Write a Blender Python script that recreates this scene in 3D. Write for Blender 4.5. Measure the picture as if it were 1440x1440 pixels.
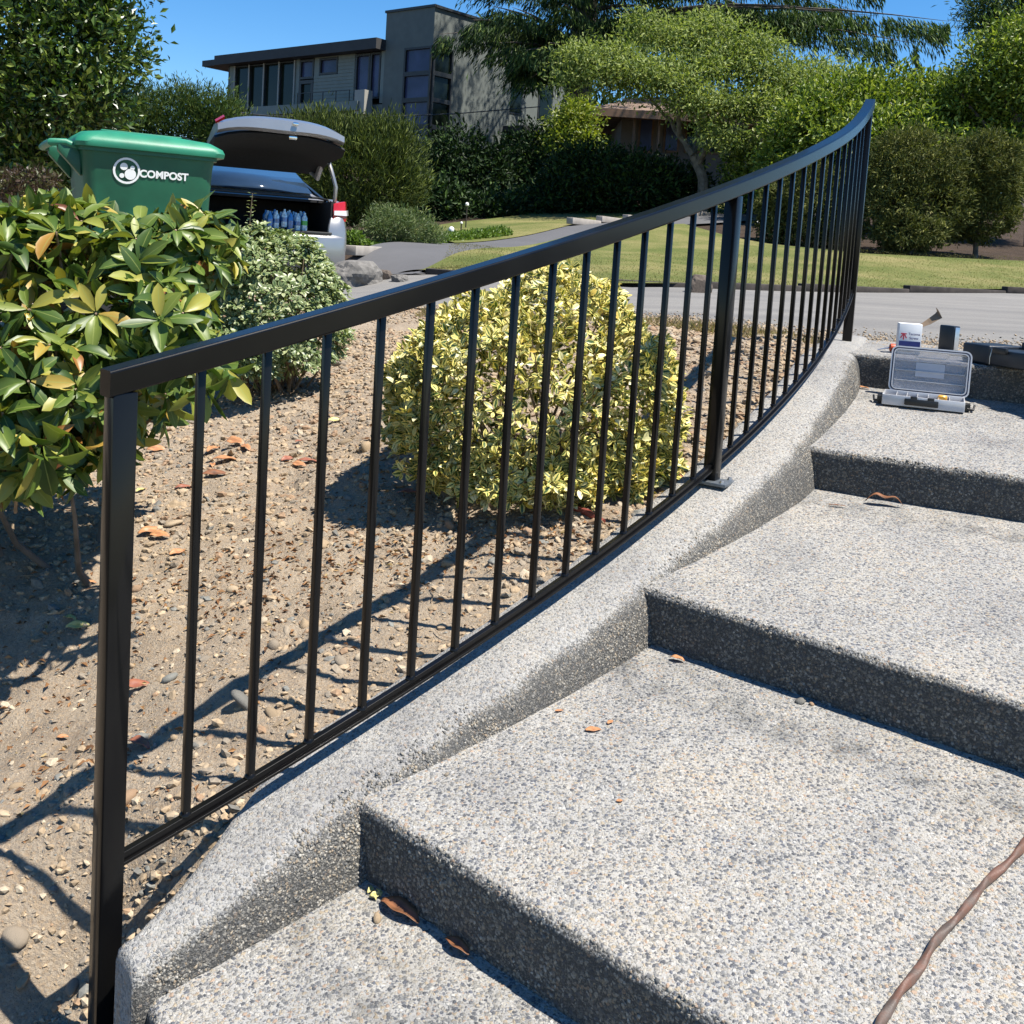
import bpy, bmesh, math, random
import numpy as np
from mathutils import Vector, Matrix, noise
random.seed(7); RNG = np.random.default_rng(7)
SC = bpy.context.scene
for o in list(bpy.data.objects): bpy.data.objects.remove(o)
COL = SC.collection

# ------------------------------------------------------------------ camera (world origin at the lens, z up, y ahead)
PITCH, ROLL, FPX, CY, RES = 0.0892692, 0.0622721, 1442.95, 479.58, 1440.0
FW = Vector((0, math.cos(PITCH), -math.sin(PITCH)))
_r, _u = Vector((1, 0, 0)), Vector((0, math.sin(PITCH), math.cos(PITCH)))
RT = math.cos(ROLL)*_r + math.sin(ROLL)*_u
UP = -math.sin(ROLL)*_r + math.cos(ROLL)*_u
cd = bpy.data.cameras.new('camera'); cam = bpy.data.objects.new('camera', cd); COL.objects.link(cam)
cam.matrix_world = Matrix(((RT.x, UP.x, -FW.x, 0), (RT.y, UP.y, -FW.y, 0), (RT.z, UP.z, -FW.z, 0), (0, 0, 0, 1)))
cd.sensor_width = 36; cd.lens = FPX/RES*36; cd.shift_y = -(720-CY)/RES; cd.clip_start = .02; cd.clip_end = 3000
SC.camera = cam

# ------------------------------------------------------------------ sky, sun, exposure
SUN_EL, SUN_AZ = 64.0, 20.0            # azimuth: degrees from +x towards -y
w = bpy.data.worlds.new('World'); SC.world = w; w.use_nodes = True
nt = w.node_tree; nt.nodes.clear()
sky = nt.nodes.new('ShaderNodeTexSky'); sky.sky_type = 'NISHITA'; sky.sun_disc = False
sky.sun_elevation = math.radians(SUN_EL); sky.sun_rotation = math.radians(90+SUN_AZ)
sky.altitude = 900; sky.air_density = 1.0; sky.dust_density = 0.15; sky.ozone_density = 4.0
bg = nt.nodes.new('ShaderNodeBackground'); bg.inputs[1].default_value = 0.06
ow = nt.nodes.new('ShaderNodeOutputWorld')
hs = nt.nodes.new('ShaderNodeHueSaturation'); hs.inputs['Saturation'].default_value = 1.3; hs.inputs['Value'].default_value = 1.42
nt.links.new(sky.outputs[0], hs.inputs['Color']); nt.links.new(hs.outputs[0], bg.inputs[0]); nt.links.new(bg.outputs[0], ow.inputs[0])
sl = bpy.data.lights.new('sun', 'SUN'); sl.energy = 5.0; sl.angle = math.radians(.53); sl.color = (1, .945, .85)
sun = bpy.data.objects.new('sun', sl); COL.objects.link(sun)
_e, _a = math.radians(SUN_EL), math.radians(SUN_AZ)
SUNV = Vector((math.cos(_e)*math.cos(_a), -math.cos(_e)*math.sin(_a), math.sin(_e)))
sun.rotation_euler = SUNV.to_track_quat('Z', 'Y').to_euler()
SC.view_settings.view_transform = 'Standard'; SC.view_settings.look = 'None'
SC.view_settings.exposure = 1.05; SC.view_settings.gamma = 1.0; SC.view_settings.use_curve_mapping = False
SC.render.engine = 'CYCLES'

# ------------------------------------------------------------------ pixel helpers (photo pixel + distance ahead -> point)
def ray(px, py): return FW + RT*((px-720)/FPX) - UP*((py-CY)/FPX)
def at(px, py, y):
    d = ray(px, py); return d*(y/d.y)
def atz(px, py, z):
    d = ray(px, py); return d*(z/d.z)

# ------------------------------------------------------------------ material helpers
def mat(name):
    m = bpy.data.materials.new(name); m.use_nodes = True
    n = m.node_tree; b = n.nodes['Principled BSDF']; return m, n, b
def N(n, t, **k):
    x = n.nodes.new(t)
    for a, v in k.items():
        if a.startswith('i_'):
            key = a[2:]; key = int(key) if key.isdigit() else key
            x.inputs[key].default_value = v
        else: setattr(x, a, v)
    return x
def ramp(n, stops, interp='LINEAR'):
    r = n.nodes.new('ShaderNodeValToRGB'); r.color_ramp.interpolation = interp
    e = r.color_ramp.elements
    while len(e) < len(stops): e.new(.5)
    for q, (p, c) in zip(e, stops): q.position = p; q.color = (*c, 1)
    return r
def mixc(n, fac, a, b, mode='MIX'):
    x = n.nodes.new('ShaderNodeMix'); x.data_type = 'RGBA'; x.blend_type = mode
    for s, v in ((0, fac), (6, a), (7, b)):
        if hasattr(v, 'links'): n.links.new(v, x.inputs[s])
        elif s == 0: x.inputs[0].default_value = v
        else: x.inputs[s].default_value = (*v, 1)
    return x.outputs[2]
def math_(n, op, a, b=0.0, clamp=False):
    x = n.nodes.new('ShaderNodeMath'); x.operation = op; x.use_clamp = clamp
    for i, v in enumerate((a, b)):
        if hasattr(v, 'links'): n.links.new(v, x.inputs[i])
        else: x.inputs[i].default_value = v
    return x.outputs[0]
def plain(name, col, rough=.5, metal=0, spec=.5, var=.12, scale=30, bump=0, bscale=200, coat=0):
    m, n, b = mat(name)
    tc = N(n, 'ShaderNodeTexCoord'); nz = N(n, 'ShaderNodeTexNoise', i_Scale=scale, i_Detail=5)
    n.links.new(tc.outputs['Object'], nz.inputs['Vector'])
    r = ramp(n, [(.3, tuple(c*(1-var) for c in col)), (.7, tuple(min(1, c*(1+var)) for c in col))])
    n.links.new(nz.outputs[0], r.inputs[0]); n.links.new(r.outputs[0], b.inputs['Base Color'])
    b.inputs['Roughness'].default_value = rough; b.inputs['Metallic'].default_value = metal
    b.inputs['Specular IOR Level'].default_value = spec; b.inputs['Coat Weight'].default_value = coat
    if bump:
        n2 = N(n, 'ShaderNodeTexNoise', i_Scale=bscale, i_Detail=4); n.links.new(tc.outputs['Object'], n2.inputs['Vector'])
        bp = N(n, 'ShaderNodeBump', i_Strength=bump, i_Distance=.002); n.links.new(n2.outputs[0], bp.inputs['Height'])
        n.links.new(bp.outputs[0], b.inputs['Normal'])
    return m
def rnd_socket(n):
    a = N(n, 'ShaderNodeAttribute', attribute_name='luv'); s = N(n, 'ShaderNodeSeparateXYZ'); n.links.new(a.outputs['Vector'], s.inputs[0])
    oi = N(n, 'ShaderNodeObjectInfo')
    f = math_(n, 'FRACT', math_(n, 'ADD', s.outputs[2], oi.outputs['Random']))
    return s.outputs[0], s.outputs[1], f
def leafmat(name, stops, rough=.42, trans=.25, spec=.5, edge=None, vein=None, tint=1.35):
    m, n, b = mat(name); u, v, f = rnd_socket(n)
    r = ramp(n, stops); n.links.new(f, r.inputs[0]); col = r.outputs[0]
    if vein is not None:
        au = math_(n, 'ABSOLUTE', u); k = math_(n, 'LESS_THAN', au, .07); col = mixc(n, math_(n, 'MULTIPLY', k, .55), col, vein)
    if edge is not None:
        tc = N(n, 'ShaderNodeTexCoord'); nz = N(n, 'ShaderNodeTexNoise', i_Scale=90.0, i_Detail=2); n.links.new(tc.outputs['Object'], nz.inputs['Vector'])
        au = math_(n, 'ABSOLUTE', u); q = math_(n, 'ADD', au, math_(n, 'MULTIPLY', math_(n, 'SUBTRACT', nz.outputs[0], .5), .5))
        q = math_(n, 'ADD', q, math_(n, 'MULTIPLY', math_(n, 'SUBTRACT', f, .5), .5))
        rr = ramp(n, [(.22, (0, 0, 0)), (.36, (1, 1, 1))]); n.links.new(q, rr.inputs[0])
        er = ramp(n, edge); n.links.new(f, er.inputs[0])
        col = mixc(n, rr.outputs[0], col, er.outputs[0])
    n.links.new(col, b.inputs['Base Color']); b.inputs['Roughness'].default_value = rough
    b.inputs['Specular IOR Level'].default_value = spec
    t = N(n, 'ShaderNodeBsdfTranslucent'); br = mixc(n, 1.0, col, (tint, tint*1.05, tint*.5), 'MULTIPLY'); n.links.new(br, t.inputs[0])
    ms = N(n, 'ShaderNodeMixShader', i_Fac=trans); n.links.new(b.outputs[0], ms.inputs[1]); n.links.new(t.outputs[0], ms.inputs[2])
    n.links.new(ms.outputs[0], n.nodes['Material Output'].inputs[0])
    return m

def aggregate(name, keep=1.0):
    """exposed aggregate concrete: pebbles of many stone colours sitting in pale cement"""
    m, n, b = mat(name)
    tc = N(n, 'ShaderNodeTexCoord'); P = tc.outputs['Object']
    w1 = N(n, 'ShaderNodeTexNoise', i_Scale=260.0, i_Detail=2); n.links.new(P, w1.inputs['Vector'])
    vm = N(n, 'ShaderNodeVectorMath', operation='MULTIPLY_ADD'); vm.inputs[1].default_value = (.0065, .0065, .0065)
    n.links.new(w1.outputs['Color'], vm.inputs[0]); n.links.new(P, vm.inputs[2]); PW = vm.outputs[0]
    def layer(scale, thr, stops):
        v = N(n, 'ShaderNodeTexVoronoi', i_Scale=scale); v.inputs['Randomness'].default_value = 1; n.links.new(PW, v.inputs['Vector'])
        s = N(n, 'ShaderNodeSeparateColor'); n.links.new(v.outputs['Color'], s.inputs[0])
        size = math_(n, 'MULTIPLY_ADD', s.outputs[1], .22); n.nodes[-1].inputs[2].default_value = thr
        d = math_(n, 'SUBTRACT', size, v.outputs['Distance'])
        msk = N(n, 'ShaderNodeMapRange', i_1=-.02, i_2=.05); n.links.new(d, msk.inputs[0])
        h = N(n, 'ShaderNodeMapRange', i_1=-.05, i_2=.32); h.interpolation_type = 'SMOOTHSTEP'; n.links.new(d, h.inputs[0])
        r = ramp(n, stops, 'CONSTANT'); n.links.new(s.outputs[0], r.inputs[0])
        return r.outputs[0], msk.outputs[0], h.outputs[0]
    st = [(0, (.29, .27, .235)), (.15, (.115, .12, .13)), (.27, (.36, .345, .31)), (.42, (.16, .162, .162)), (.54, (.06, .066, .078)), (.61, (.34, .285, .21)), (.71, (.21, .205, .19)), (.80, (.33, .24, .175)), (.84, (.09, .10, .125)), (.92, (.42, .41, .385))]
    c1, m1, h1 = layer(152, .39, st)
    c2, m2, h2 = layer(300, .40, st)
    nz = N(n, 'ShaderNodeTexNoise', i_Scale=900.0, i_Detail=3); n.links.new(P, nz.inputs['Vector'])
    cem = ramp(n, [(.3, (.235, .23, .218)), (.7, (.37, .362, .348))]); n.links.new(nz.outputs[0], cem.inputs[0])
    col = mixc(n, math_(n, 'MULTIPLY', m2, .8*keep), cem.outputs[0], c2); col = mixc(n, math_(n, 'MULTIPLY', m1, .9*keep), col, c1)
    big = N(n, 'ShaderNodeTexNoise', i_Scale=3.2, i_Detail=6, i_Roughness=.62); n.links.new(P, big.inputs['Vector'])
    br = ramp(n, [(.28, (.70, .70, .72)), (.5, (.95, .95, .95)), (.72, (1.10, 1.06, 1.0))]); n.links.new(big.outputs[0], br.inputs[0])
    col = mixc(n, 1.0, col, br.outputs[0], 'MULTIPLY')
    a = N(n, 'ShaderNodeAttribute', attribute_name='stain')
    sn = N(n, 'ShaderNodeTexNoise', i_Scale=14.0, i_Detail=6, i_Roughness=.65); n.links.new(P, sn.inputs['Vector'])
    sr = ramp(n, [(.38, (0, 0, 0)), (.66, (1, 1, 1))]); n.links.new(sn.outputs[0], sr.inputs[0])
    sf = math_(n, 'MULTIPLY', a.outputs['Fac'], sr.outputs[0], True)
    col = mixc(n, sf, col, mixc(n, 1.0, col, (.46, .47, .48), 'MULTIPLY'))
    wa_ = N(n, 'ShaderNodeAttribute', attribute_name='wash_shade'); wd = mixc(n, math_(n, 'ADD', math_(n, 'MULTIPLY', m1, .6), math_(n, 'MULTIPLY', m2, .4), True), (.045, .045, .043), mixc(n, 1.0, col, (.68, .67, .65), 'MULTIPLY'))  # washed-out aggregate, with shade on upright faces also darkened into the colour
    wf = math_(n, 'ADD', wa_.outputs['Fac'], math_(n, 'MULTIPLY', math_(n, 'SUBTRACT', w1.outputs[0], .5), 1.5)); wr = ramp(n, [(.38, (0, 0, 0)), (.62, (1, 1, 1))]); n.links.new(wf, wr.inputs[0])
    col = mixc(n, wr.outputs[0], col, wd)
    n.links.new(col, b.inputs['Base Color']); b.inputs['Roughness'].default_value = .78; b.inputs['Specular IOR Level'].default_value = .3
    h = math_(n, 'ADD', math_(n, 'MULTIPLY', h1, 1.0), math_(n, 'MULTIPLY', h2, .45)); h = math_(n, 'ADD', h, math_(n, 'MULTIPLY', nz.outputs[0], .25))
    bp = N(n, 'ShaderNodeBump', i_Strength=.9, i_Distance=.0016); n.links.new(h, bp.inputs['Height']); n.links.new(bp.outputs[0], b.inputs['Normal'])
    return m

def groundmat(name, stops, sc1, sc2, bump=.5, dist=.01, rough=.95, extra=None, streak=False):
    m, n, b = mat(name); tc = N(n, 'ShaderNodeTexCoord')
    a = N(n, 'ShaderNodeTexNoise', i_Scale=sc1, i_Detail=8, i_Roughness=.6); c = N(n, 'ShaderNodeTexNoise', i_Scale=sc2, i_Detail=6, i_Roughness=.7)
    for q in (a, c): n.links.new(tc.outputs['Object'], q.inputs['Vector'])
    f = math_(n, 'ADD', math_(n, 'MULTIPLY', a.outputs[0], .55), math_(n, 'MULTIPLY', c.outputs[0], .45))
    r = ramp(n, stops); n.links.new(f, r.inputs[0]); col = r.outputs[0]
    if streak:
        mp = N(n, 'ShaderNodeMapping'); mp.inputs['Scale'].default_value = (.12, 1.6, 1); mp.inputs['Rotation'].default_value = (0, 0, -.22); n.links.new(tc.outputs['Object'], mp.inputs['Vector']); sn = N(n, 'ShaderNodeTexNoise', i_Scale=1.0, i_Detail=7, i_Roughness=.62); n.links.new(mp.outputs[0], sn.inputs['Vector']); sr = ramp(n, [(.35, (.74, .74, .75)), (.65, (1.2, 1.18, 1.14))]); n.links.new(sn.outputs[0], sr.inputs[0]); col = mixc(n, 1.0, col, sr.outputs[0], 'MULTIPLY')
    if extra:
        v = N(n, 'ShaderNodeTexVoronoi', i_Scale=extra[0]); n.links.new(tc.outputs['Object'], v.inputs['Vector'])
        s = N(n, 'ShaderNodeSeparateColor'); n.links.new(v.outputs['Color'], s.inputs[0])
        rr = ramp(n, extra[2], 'CONSTANT'); n.links.new(s.outputs[0], rr.inputs[0]); col = mixc(n, extra[1], col, rr.outputs[0])
    n.links.new(col, b.inputs['Base Color']); b.inputs['Roughness'].default_value = rough; b.inputs['Specular IOR Level'].default_value = .25
    bp = N(n, 'ShaderNodeBump', i_Strength=bump, i_Distance=dist); n.links.new(c.outputs[0], bp.inputs['Height']); n.links.new(bp.outputs[0], b.inputs['Normal'])
    return m

M = {}
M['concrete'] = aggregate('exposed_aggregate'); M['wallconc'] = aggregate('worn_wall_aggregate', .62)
def black_metal():
    m, n, b = mat('black_powder_coat'); tc = N(n, 'ShaderNodeTexCoord')
    a = N(n, 'ShaderNodeTexNoise', i_Scale=6.0, i_Detail=6); c = N(n, 'ShaderNodeTexNoise', i_Scale=2200.0, i_Detail=1)
    for q in (a, c): n.links.new(tc.outputs['Object'], q.inputs['Vector'])
    r = ramp(n, [(.3, (.003, .003, .0035)), (.75, (.007, .0068, .0065))]); n.links.new(a.outputs[0], r.inputs[0]); n.links.new(r.outputs[0], b.inputs['Base Color'])
    rr = N(n, 'ShaderNodeMapRange', i_3=.24, i_4=.36); n.links.new(a.outputs[0], rr.inputs[0]); n.links.new(rr.outputs[0], b.inputs['Roughness'])
    b.inputs['Specular IOR Level'].default_value = .09; b.inputs['Coat Weight'].default_value = .30; b.inputs['Coat Roughness'].default_value = .10
    bp = N(n, 'ShaderNodeBump', i_Strength=.12, i_Distance=.0003); n.links.new(c.outputs[0], bp.inputs['Height']); n.links.new(bp.outputs[0], b.inputs['Normal'])
    return m
M['black'] = black_metal()
M['steel'] = plain('zinc_steel', (.55, .56, .58), .35, 1, var=.1, scale=80)
M['soil'] = groundmat('dry_gravelly_soil', [(.32, (.165, .118, .078)), (.46, (.30, .228, .158)), (.58, (.385, .305, .218)), (.72, (.46, .38, .285))], 9.0, 130.0, .9, .012,
    extra=(230.0, .38, [(0, (.28, .21, .14)), (.3, (.18, .17, .15)), (.5, (.31, .26, .20)), (.75, (.13, .13, .13)), (.85, (.33, .30, .25))]))
M['asphalt'] = groundmat('worn_asphalt', [(.3, (.135, .132, .128)), (.7, (.19, .184, .175))], 2.0, 160.0, .6, .006, extra=(220.0, .25, [(0, (.20, .19, .185)), (.5, (.12, .12, .12)), (.85, (.28, .27, .25))]), streak=True)
M['driveway'] = groundmat('driveway_asphalt', [(.3, (.075, .075, .08)), (.7, (.105, .105, .11))], 1.5, 120.0, .5, .006)
M['lawn'] = groundmat('lawn_ground', [(.36, (.05, .075, .014)), (.48, (.10, .115, .028)), (.60, (.21, .18, .075))], .7, 60.0, .8, .02)
M['mulch'] = groundmat('bark_mulch', [(.3, (.02, .014, .009)), (.6, (.055, .036, .024)), (.75, (.11, .072, .048))], 3.0, 40.0, 1, .03)
M['bark'] = plain('bark', (.10, .085, .07), .9, var=.45, scale=14, bump=1, bscale=40)
M['palebark'] = plain('pale_bark', (.13, .115, .095), .9, var=.45, scale=10, bump=1, bscale=40)
M['twig'] = plain('twig', (.24, .17, .11), .8, var=.35, scale=60)
M['stone'] = None
def stonemat(name, scale_rough=.85):
    m, n, b = mat(name); u, v, f = rnd_socket(n)
    r = ramp(n, [(0, (.27, .21, .145)), (.15, (.20, .175, .145)), (.28, (.31, .25, .18)), (.40, (.23, .18, .125)), (.52, (.13, .13, .125)), (.60, (.29, .225, .155)), (.72, (.21, .18, .145)), (.82, (.34, .295, .23)), (.89, (.24, .165, .11)), (.95, (.16, .165, .16))], 'CONSTANT')
    n.links.new(f, r.inputs[0]); tc = N(n, 'ShaderNodeTexCoord'); nz = N(n, 'ShaderNodeTexNoise', i_Scale=120.0, i_Detail=5); n.links.new(tc.outputs['Object'], nz.inputs['Vector'])
    q = ramp(n, [(.3, (.82, .79, .75)), (.7, (1.32, 1.27, 1.18))]); n.links.new(nz.outputs[0], q.inputs[0])
    n.links.new(mixc(n, 1.0, r.outputs[0], q.outputs[0], 'MULTIPLY'), b.inputs['Base Color']); b.inputs['Roughness'].default_value = .85; b.inputs['Specular IOR Level'].default_value = .3
    bp = N(n, 'ShaderNodeBump', i_Strength=.5, i_Distance=.002); n.links.new(nz.outputs[0], bp.inputs['Height']); n.links.new(bp.outputs[0], b.inputs['Normal'])
    return m
M['stone'] = stonemat('river_stone')

# ------------------------------------------------------------------ object helpers
def tag(o, label=None, cat=None, group=None, kind=None):
    for k, v in (('label', label), ('category', cat), ('group', group), ('kind', kind)):
        if v: o[k] = v
    return o
def thing(name, label, cat, loc=(0, 0, 0), rz=0, group=None):
    o = bpy.data.objects.new(name, None); COL.objects.link(o); o.location = loc; o.rotation_euler = (0, 0, rz); o.empty_display_size = .1
    return tag(o, label, cat, group)
def link(name, me, parent=None, m=None):
    if m is not None and not me.materials: me.materials.append(m)
    o = bpy.data.objects.new(name, me); COL.objects.link(o)
    if parent: o.parent = parent
    return o
class MB:
    """collects simple solids into one mesh"""
    def __init__(s): s.v = []; s.f = []; s.sm = []
    def add(s, vs, fs, smooth=False):
        k = len(s.v); s.v += [tuple(v) for v in vs]; s.f += [tuple(i+k for i in f) for f in fs]; s.sm += [smooth]*len(fs); return s
    def box(s, c, d, R=None, taper=1.0):
        vs = [Vector(((x*.5)*d[0]*(taper if z > 0 else 1), (y*.5)*d[1]*(taper if z > 0 else 1), z*.5*d[2])) for z in (-1, 1) for y in (-1, 1) for x in (-1, 1)]
        if R is not None: vs = [R @ v for v in vs]
        vs = [v+Vector(c) for v in vs]
        return s.add(vs, [(0, 2, 3, 1), (4, 5, 7, 6), (0, 1, 5, 4), (2, 6, 7, 3), (0, 4, 6, 2), (1, 3, 7, 5)])
    def tube(s, pts, rads, n=8, cap=True):
        pts = [Vector(p) for p in pts]
        if not hasattr(rads, '__len__'): rads = [rads]*len(pts)
        up = Vector((0, 0, 1)); vs = []; prev = None
        for i, p in enumerate(pts):
            t = (pts[min(i+1, len(pts)-1)]-pts[max(i-1, 0)]).normalized()
            a = (prev if prev is not None else (up if abs(t.z) < .9 else Vector((1, 0, 0))))
            a = (a - t*a.dot(t)); a = a.normalized() if a.length > 1e-6 else t.orthogonal().normalized(); prev = a; b = t.cross(a)
            for k in range(n):
                an = 2*math.pi*k/n; vs.append(p+(a*math.cos(an)+b*math.sin(an))*rads[i])
        fs = [(i*n+k, i*n+(k+1) % n, (i+1)*n+(k+1) % n, (i+1)*n+k) for i in range(len(pts)-1) for k in range(n)]
        if cap: fs += [tuple(range(n))[::-1], tuple((len(pts)-1)*n+k for k in range(n))]
        return s.add(vs, fs, True)
    def sweep(s, rings, closed=True, cap=True, smooth=False):
        n = len(rings[0]); vs = [v for r in rings for v in r]
        fs = [(i*n+k, (i+1)*n+k, (i+1)*n+(k+1) % n, i*n+(k+1) % n) for i in range(len(rings)-1) for k in range(n if closed else n-1)]
        if cap: fs += [tuple(range(n)), tuple((len(rings)-1)*n+k for k in range(n))[::-1]]
        return s.add(vs, fs, smooth)
    def lathe(s, prof, c=(0, 0, 0), n=16, R=None):
        vs = []
        for r, z in prof:
            for k in range(n):
                an = 2*math.pi*k/n; v = Vector((r*math.cos(an), r*math.sin(an), z)); v = R @ v if R is not None else v; vs.append(v+Vector(c))
        fs = [(i*n+k, i*n+(k+1) % n, (i+1)*n+(k+1) % n, (i+1)*n+k) for i in range(len(prof)-1) for k in range(n)]
        fs += [tuple(range(n))[::-1], tuple((len(prof)-1)*n+k for k in range(n))]
        return s.add(vs, fs, True)
    def build(s, name, m, parent=None, bevel=0, seg=2, sub=0, flat=False):
        me = bpy.data.meshes.new(name); me.from_pydata(s.v, [], s.f); me.materials.append(m)
        bm = bmesh.new(); bm.from_mesh(me); bmesh.ops.recalc_face_normals(bm, faces=bm.faces)
        if bevel:
            es = [e for e in bm.edges if len(e.link_faces) == 2 and e.calc_face_angle(0) > .5]
            bmesh.ops.bevel(bm, geom=es, offset=bevel, segments=seg, affect='EDGES', profile=.5)
        bm.to_mesh(me); bm.free()
        sm = s.sm if len(me.polygons) == len(s.sm) else [True]*len(me.polygons)
        if bevel: sm = [True]*len(me.polygons)
        if flat: sm = [False]*len(me.polygons)
        me.polygons.foreach_set('use_smooth', sm)
        if bevel or any(sm):
            try: me.set_sharp_from_angle(angle=math.radians(38))
            except Exception: pass
        o = link(name, me, parent)
        if sub: md = o.modifiers.new('sub', 'SUBSURF'); md.levels = sub; md.render_levels = sub
        return o
def rotz(a): return Matrix.Rotation(a, 3, 'Z')
def fastmesh(name, V, F, luv=None, m=None, smooth=False):
    """V (n,3); F (m,3) or (m,4); luv (n,3) point attribute"""
    me = bpy.data.meshes.new(name); V = np.ascontiguousarray(V, dtype=np.float32); F = np.ascontiguousarray(F, dtype=np.int32); k = F.shape[1]
    me.vertices.add(len(V)); me.vertices.foreach_set('co', V.ravel()); me.loops.add(F.size); me.loops.foreach_set('vertex_index', F.ravel())
    me.polygons.add(len(F)); me.polygons.foreach_set('loop_start', np.arange(0, F.size, k, dtype=np.int32)); me.polygons.foreach_set('loop_total', np.full(len(F), k, dtype=np.int32))
    me.polygons.foreach_set('use_smooth', np.full(len(F), smooth, dtype=bool))
    if luv is not None:
        a = me.attributes.new('luv', 'FLOAT_VECTOR', 'POINT'); a.data.foreach_set('vector', np.ascontiguousarray(luv, dtype=np.float32).ravel())
    me.update(calc_edges=True)
    if m: me.materials.append(m)
    return me
# leaf templates: local x across, y along, z up ; second array is (u,v)
def leaf_template(kind, width=.4, fold=.12, curl=.1, rows=None):
    if kind == 'far':
        V = [(0, 0, 0), (width/2, .5, fold*.5), (0, 1, -curl), (-width/2, .5, fold*.5)]; F = [(0, 1, 2), (0, 2, 3)]; UV = [(0, 0), (1, .5), (0, 1), (-1, .5)]
        return np.array(V), np.array(F), np.array(UV)
    rows = rows or [(0, .06), (.15, .45), (.4, .92), (.65, 1.0), (.86, .62), (1, .03)]
    V = []; UV = []; F = []
    for t, wd in rows:
        hw = wd*width/2; z0 = -curl*t*t*1.2
        V += [(-hw, t, z0+fold*wd*.5), (0, t, z0), (hw, t, z0+fold*wd*.5)]; UV += [(-1, t), (0, t), (1, t)]
    for i in range(len(rows)-1):
        a = i*3; b = a+3
        for k in (0, 1): F += [(a+k, a+k+1, b+k+1), (a+k, b+k+1, b+k)]
    return np.array(V), np.array(F), np.array(UV)
def norm(a): return a/np.maximum(np.linalg.norm(a, axis=1, keepdims=True), 1e-9)
def cloud(P, D, S, tmpl, Nn=None, rnd=None):
    """one mesh of many leaves: base points P, directions D, lengths S"""
    n = len(P); D = norm(np.asarray(D)); 
    if Nn is None: Nn = RNG.normal(size=(n, 3))*.6+np.array([0, 0, 1.])
    X = norm(np.cross(D, Nn)); Z = np.cross(X, D); V, F, UV = tmpl; k = len(V)
    S = np.broadcast_to(np.asarray(S, dtype=float), (n,))[:, None, None]
    A = P[:, None, :]+S*(V[None, :, 0:1]*X[:, None, :]+V[None, :, 1:2]*D[:, None, :]+V[None, :, 2:3]*Z[:, None, :])
    FF = (F[None]+(np.arange(n)*k)[:, None, None]).reshape(-1, F.shape[1])
    rnd = RNG.random(n) if rnd is None else rnd
    L = np.zeros((n, k, 3)); L[:, :, 0] = UV[None, :, 0]; L[:, :, 1] = UV[None, :, 1]; L[:, :, 2] = rnd[:, None]
    return A.reshape(-1, 3), FF, L.reshape(-1, 3)
def leaf_parts(name, P, D, S, tmpls, m, parent, limit=300, Nn=None):
    """the `limit` leaves nearest the camera as objects sharing a few meshes, the rest as one part"""
    P = np.asarray(P); D = norm(np.asarray(D)); n = len(P); S = np.broadcast_to(np.asarray(S, dtype=float), (n,))
    if Nn is None: Nn = RNG.normal(size=(n, 3))*.6+np.array([0, 0, 1.])
    vis = S/np.linalg.norm(P, axis=1); order = np.argsort(-vis*(1+.0*S)); near = order[:limit]; rest = order[limit:]
    meshes = []
    for t in tmpls:
        V, F, UV = t; L = np.zeros((len(V), 3)); L[:, :2] = UV; meshes.append(fastmesh(name, V, F, L, m, True))
    pl = Vector(parent.location); off = np.array(pl)
    X = norm(np.cross(D, Nn)); Z = np.cross(X, D)
    for i in near:
        o = bpy.data.objects.new(name, meshes[int(i) % len(meshes)]); COL.objects.link(o); o.parent = parent; s = S[i]
        x, d, z = X[i]*s, D[i]*s, Z[i]*s; p = P[i]-off
        o.matrix_local = Matrix(((x[0], d[0], z[0], p[0]), (x[1], d[1], z[1], p[1]), (x[2], d[2], z[2], p[2]), (0, 0, 0, 1)))
    if len(rest):
        vs, fs, ls = [], [], []; k = 0
        for j, t in enumerate(tmpls):
            idx = rest[rest % len(tmpls) == j]
            if len(idx) == 0: continue
            a, b, c = cloud(P[idx]-off, D[idx], S[idx], t, Nn[idx]); vs.append(a); fs.append(b+k); ls.append(c); k += len(a)
        o = link('foliage', fastmesh('foliage', np.vstack(vs), np.vstack(fs), np.vstack(ls), m, True), parent); o['kind'] = 'stuff'

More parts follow.
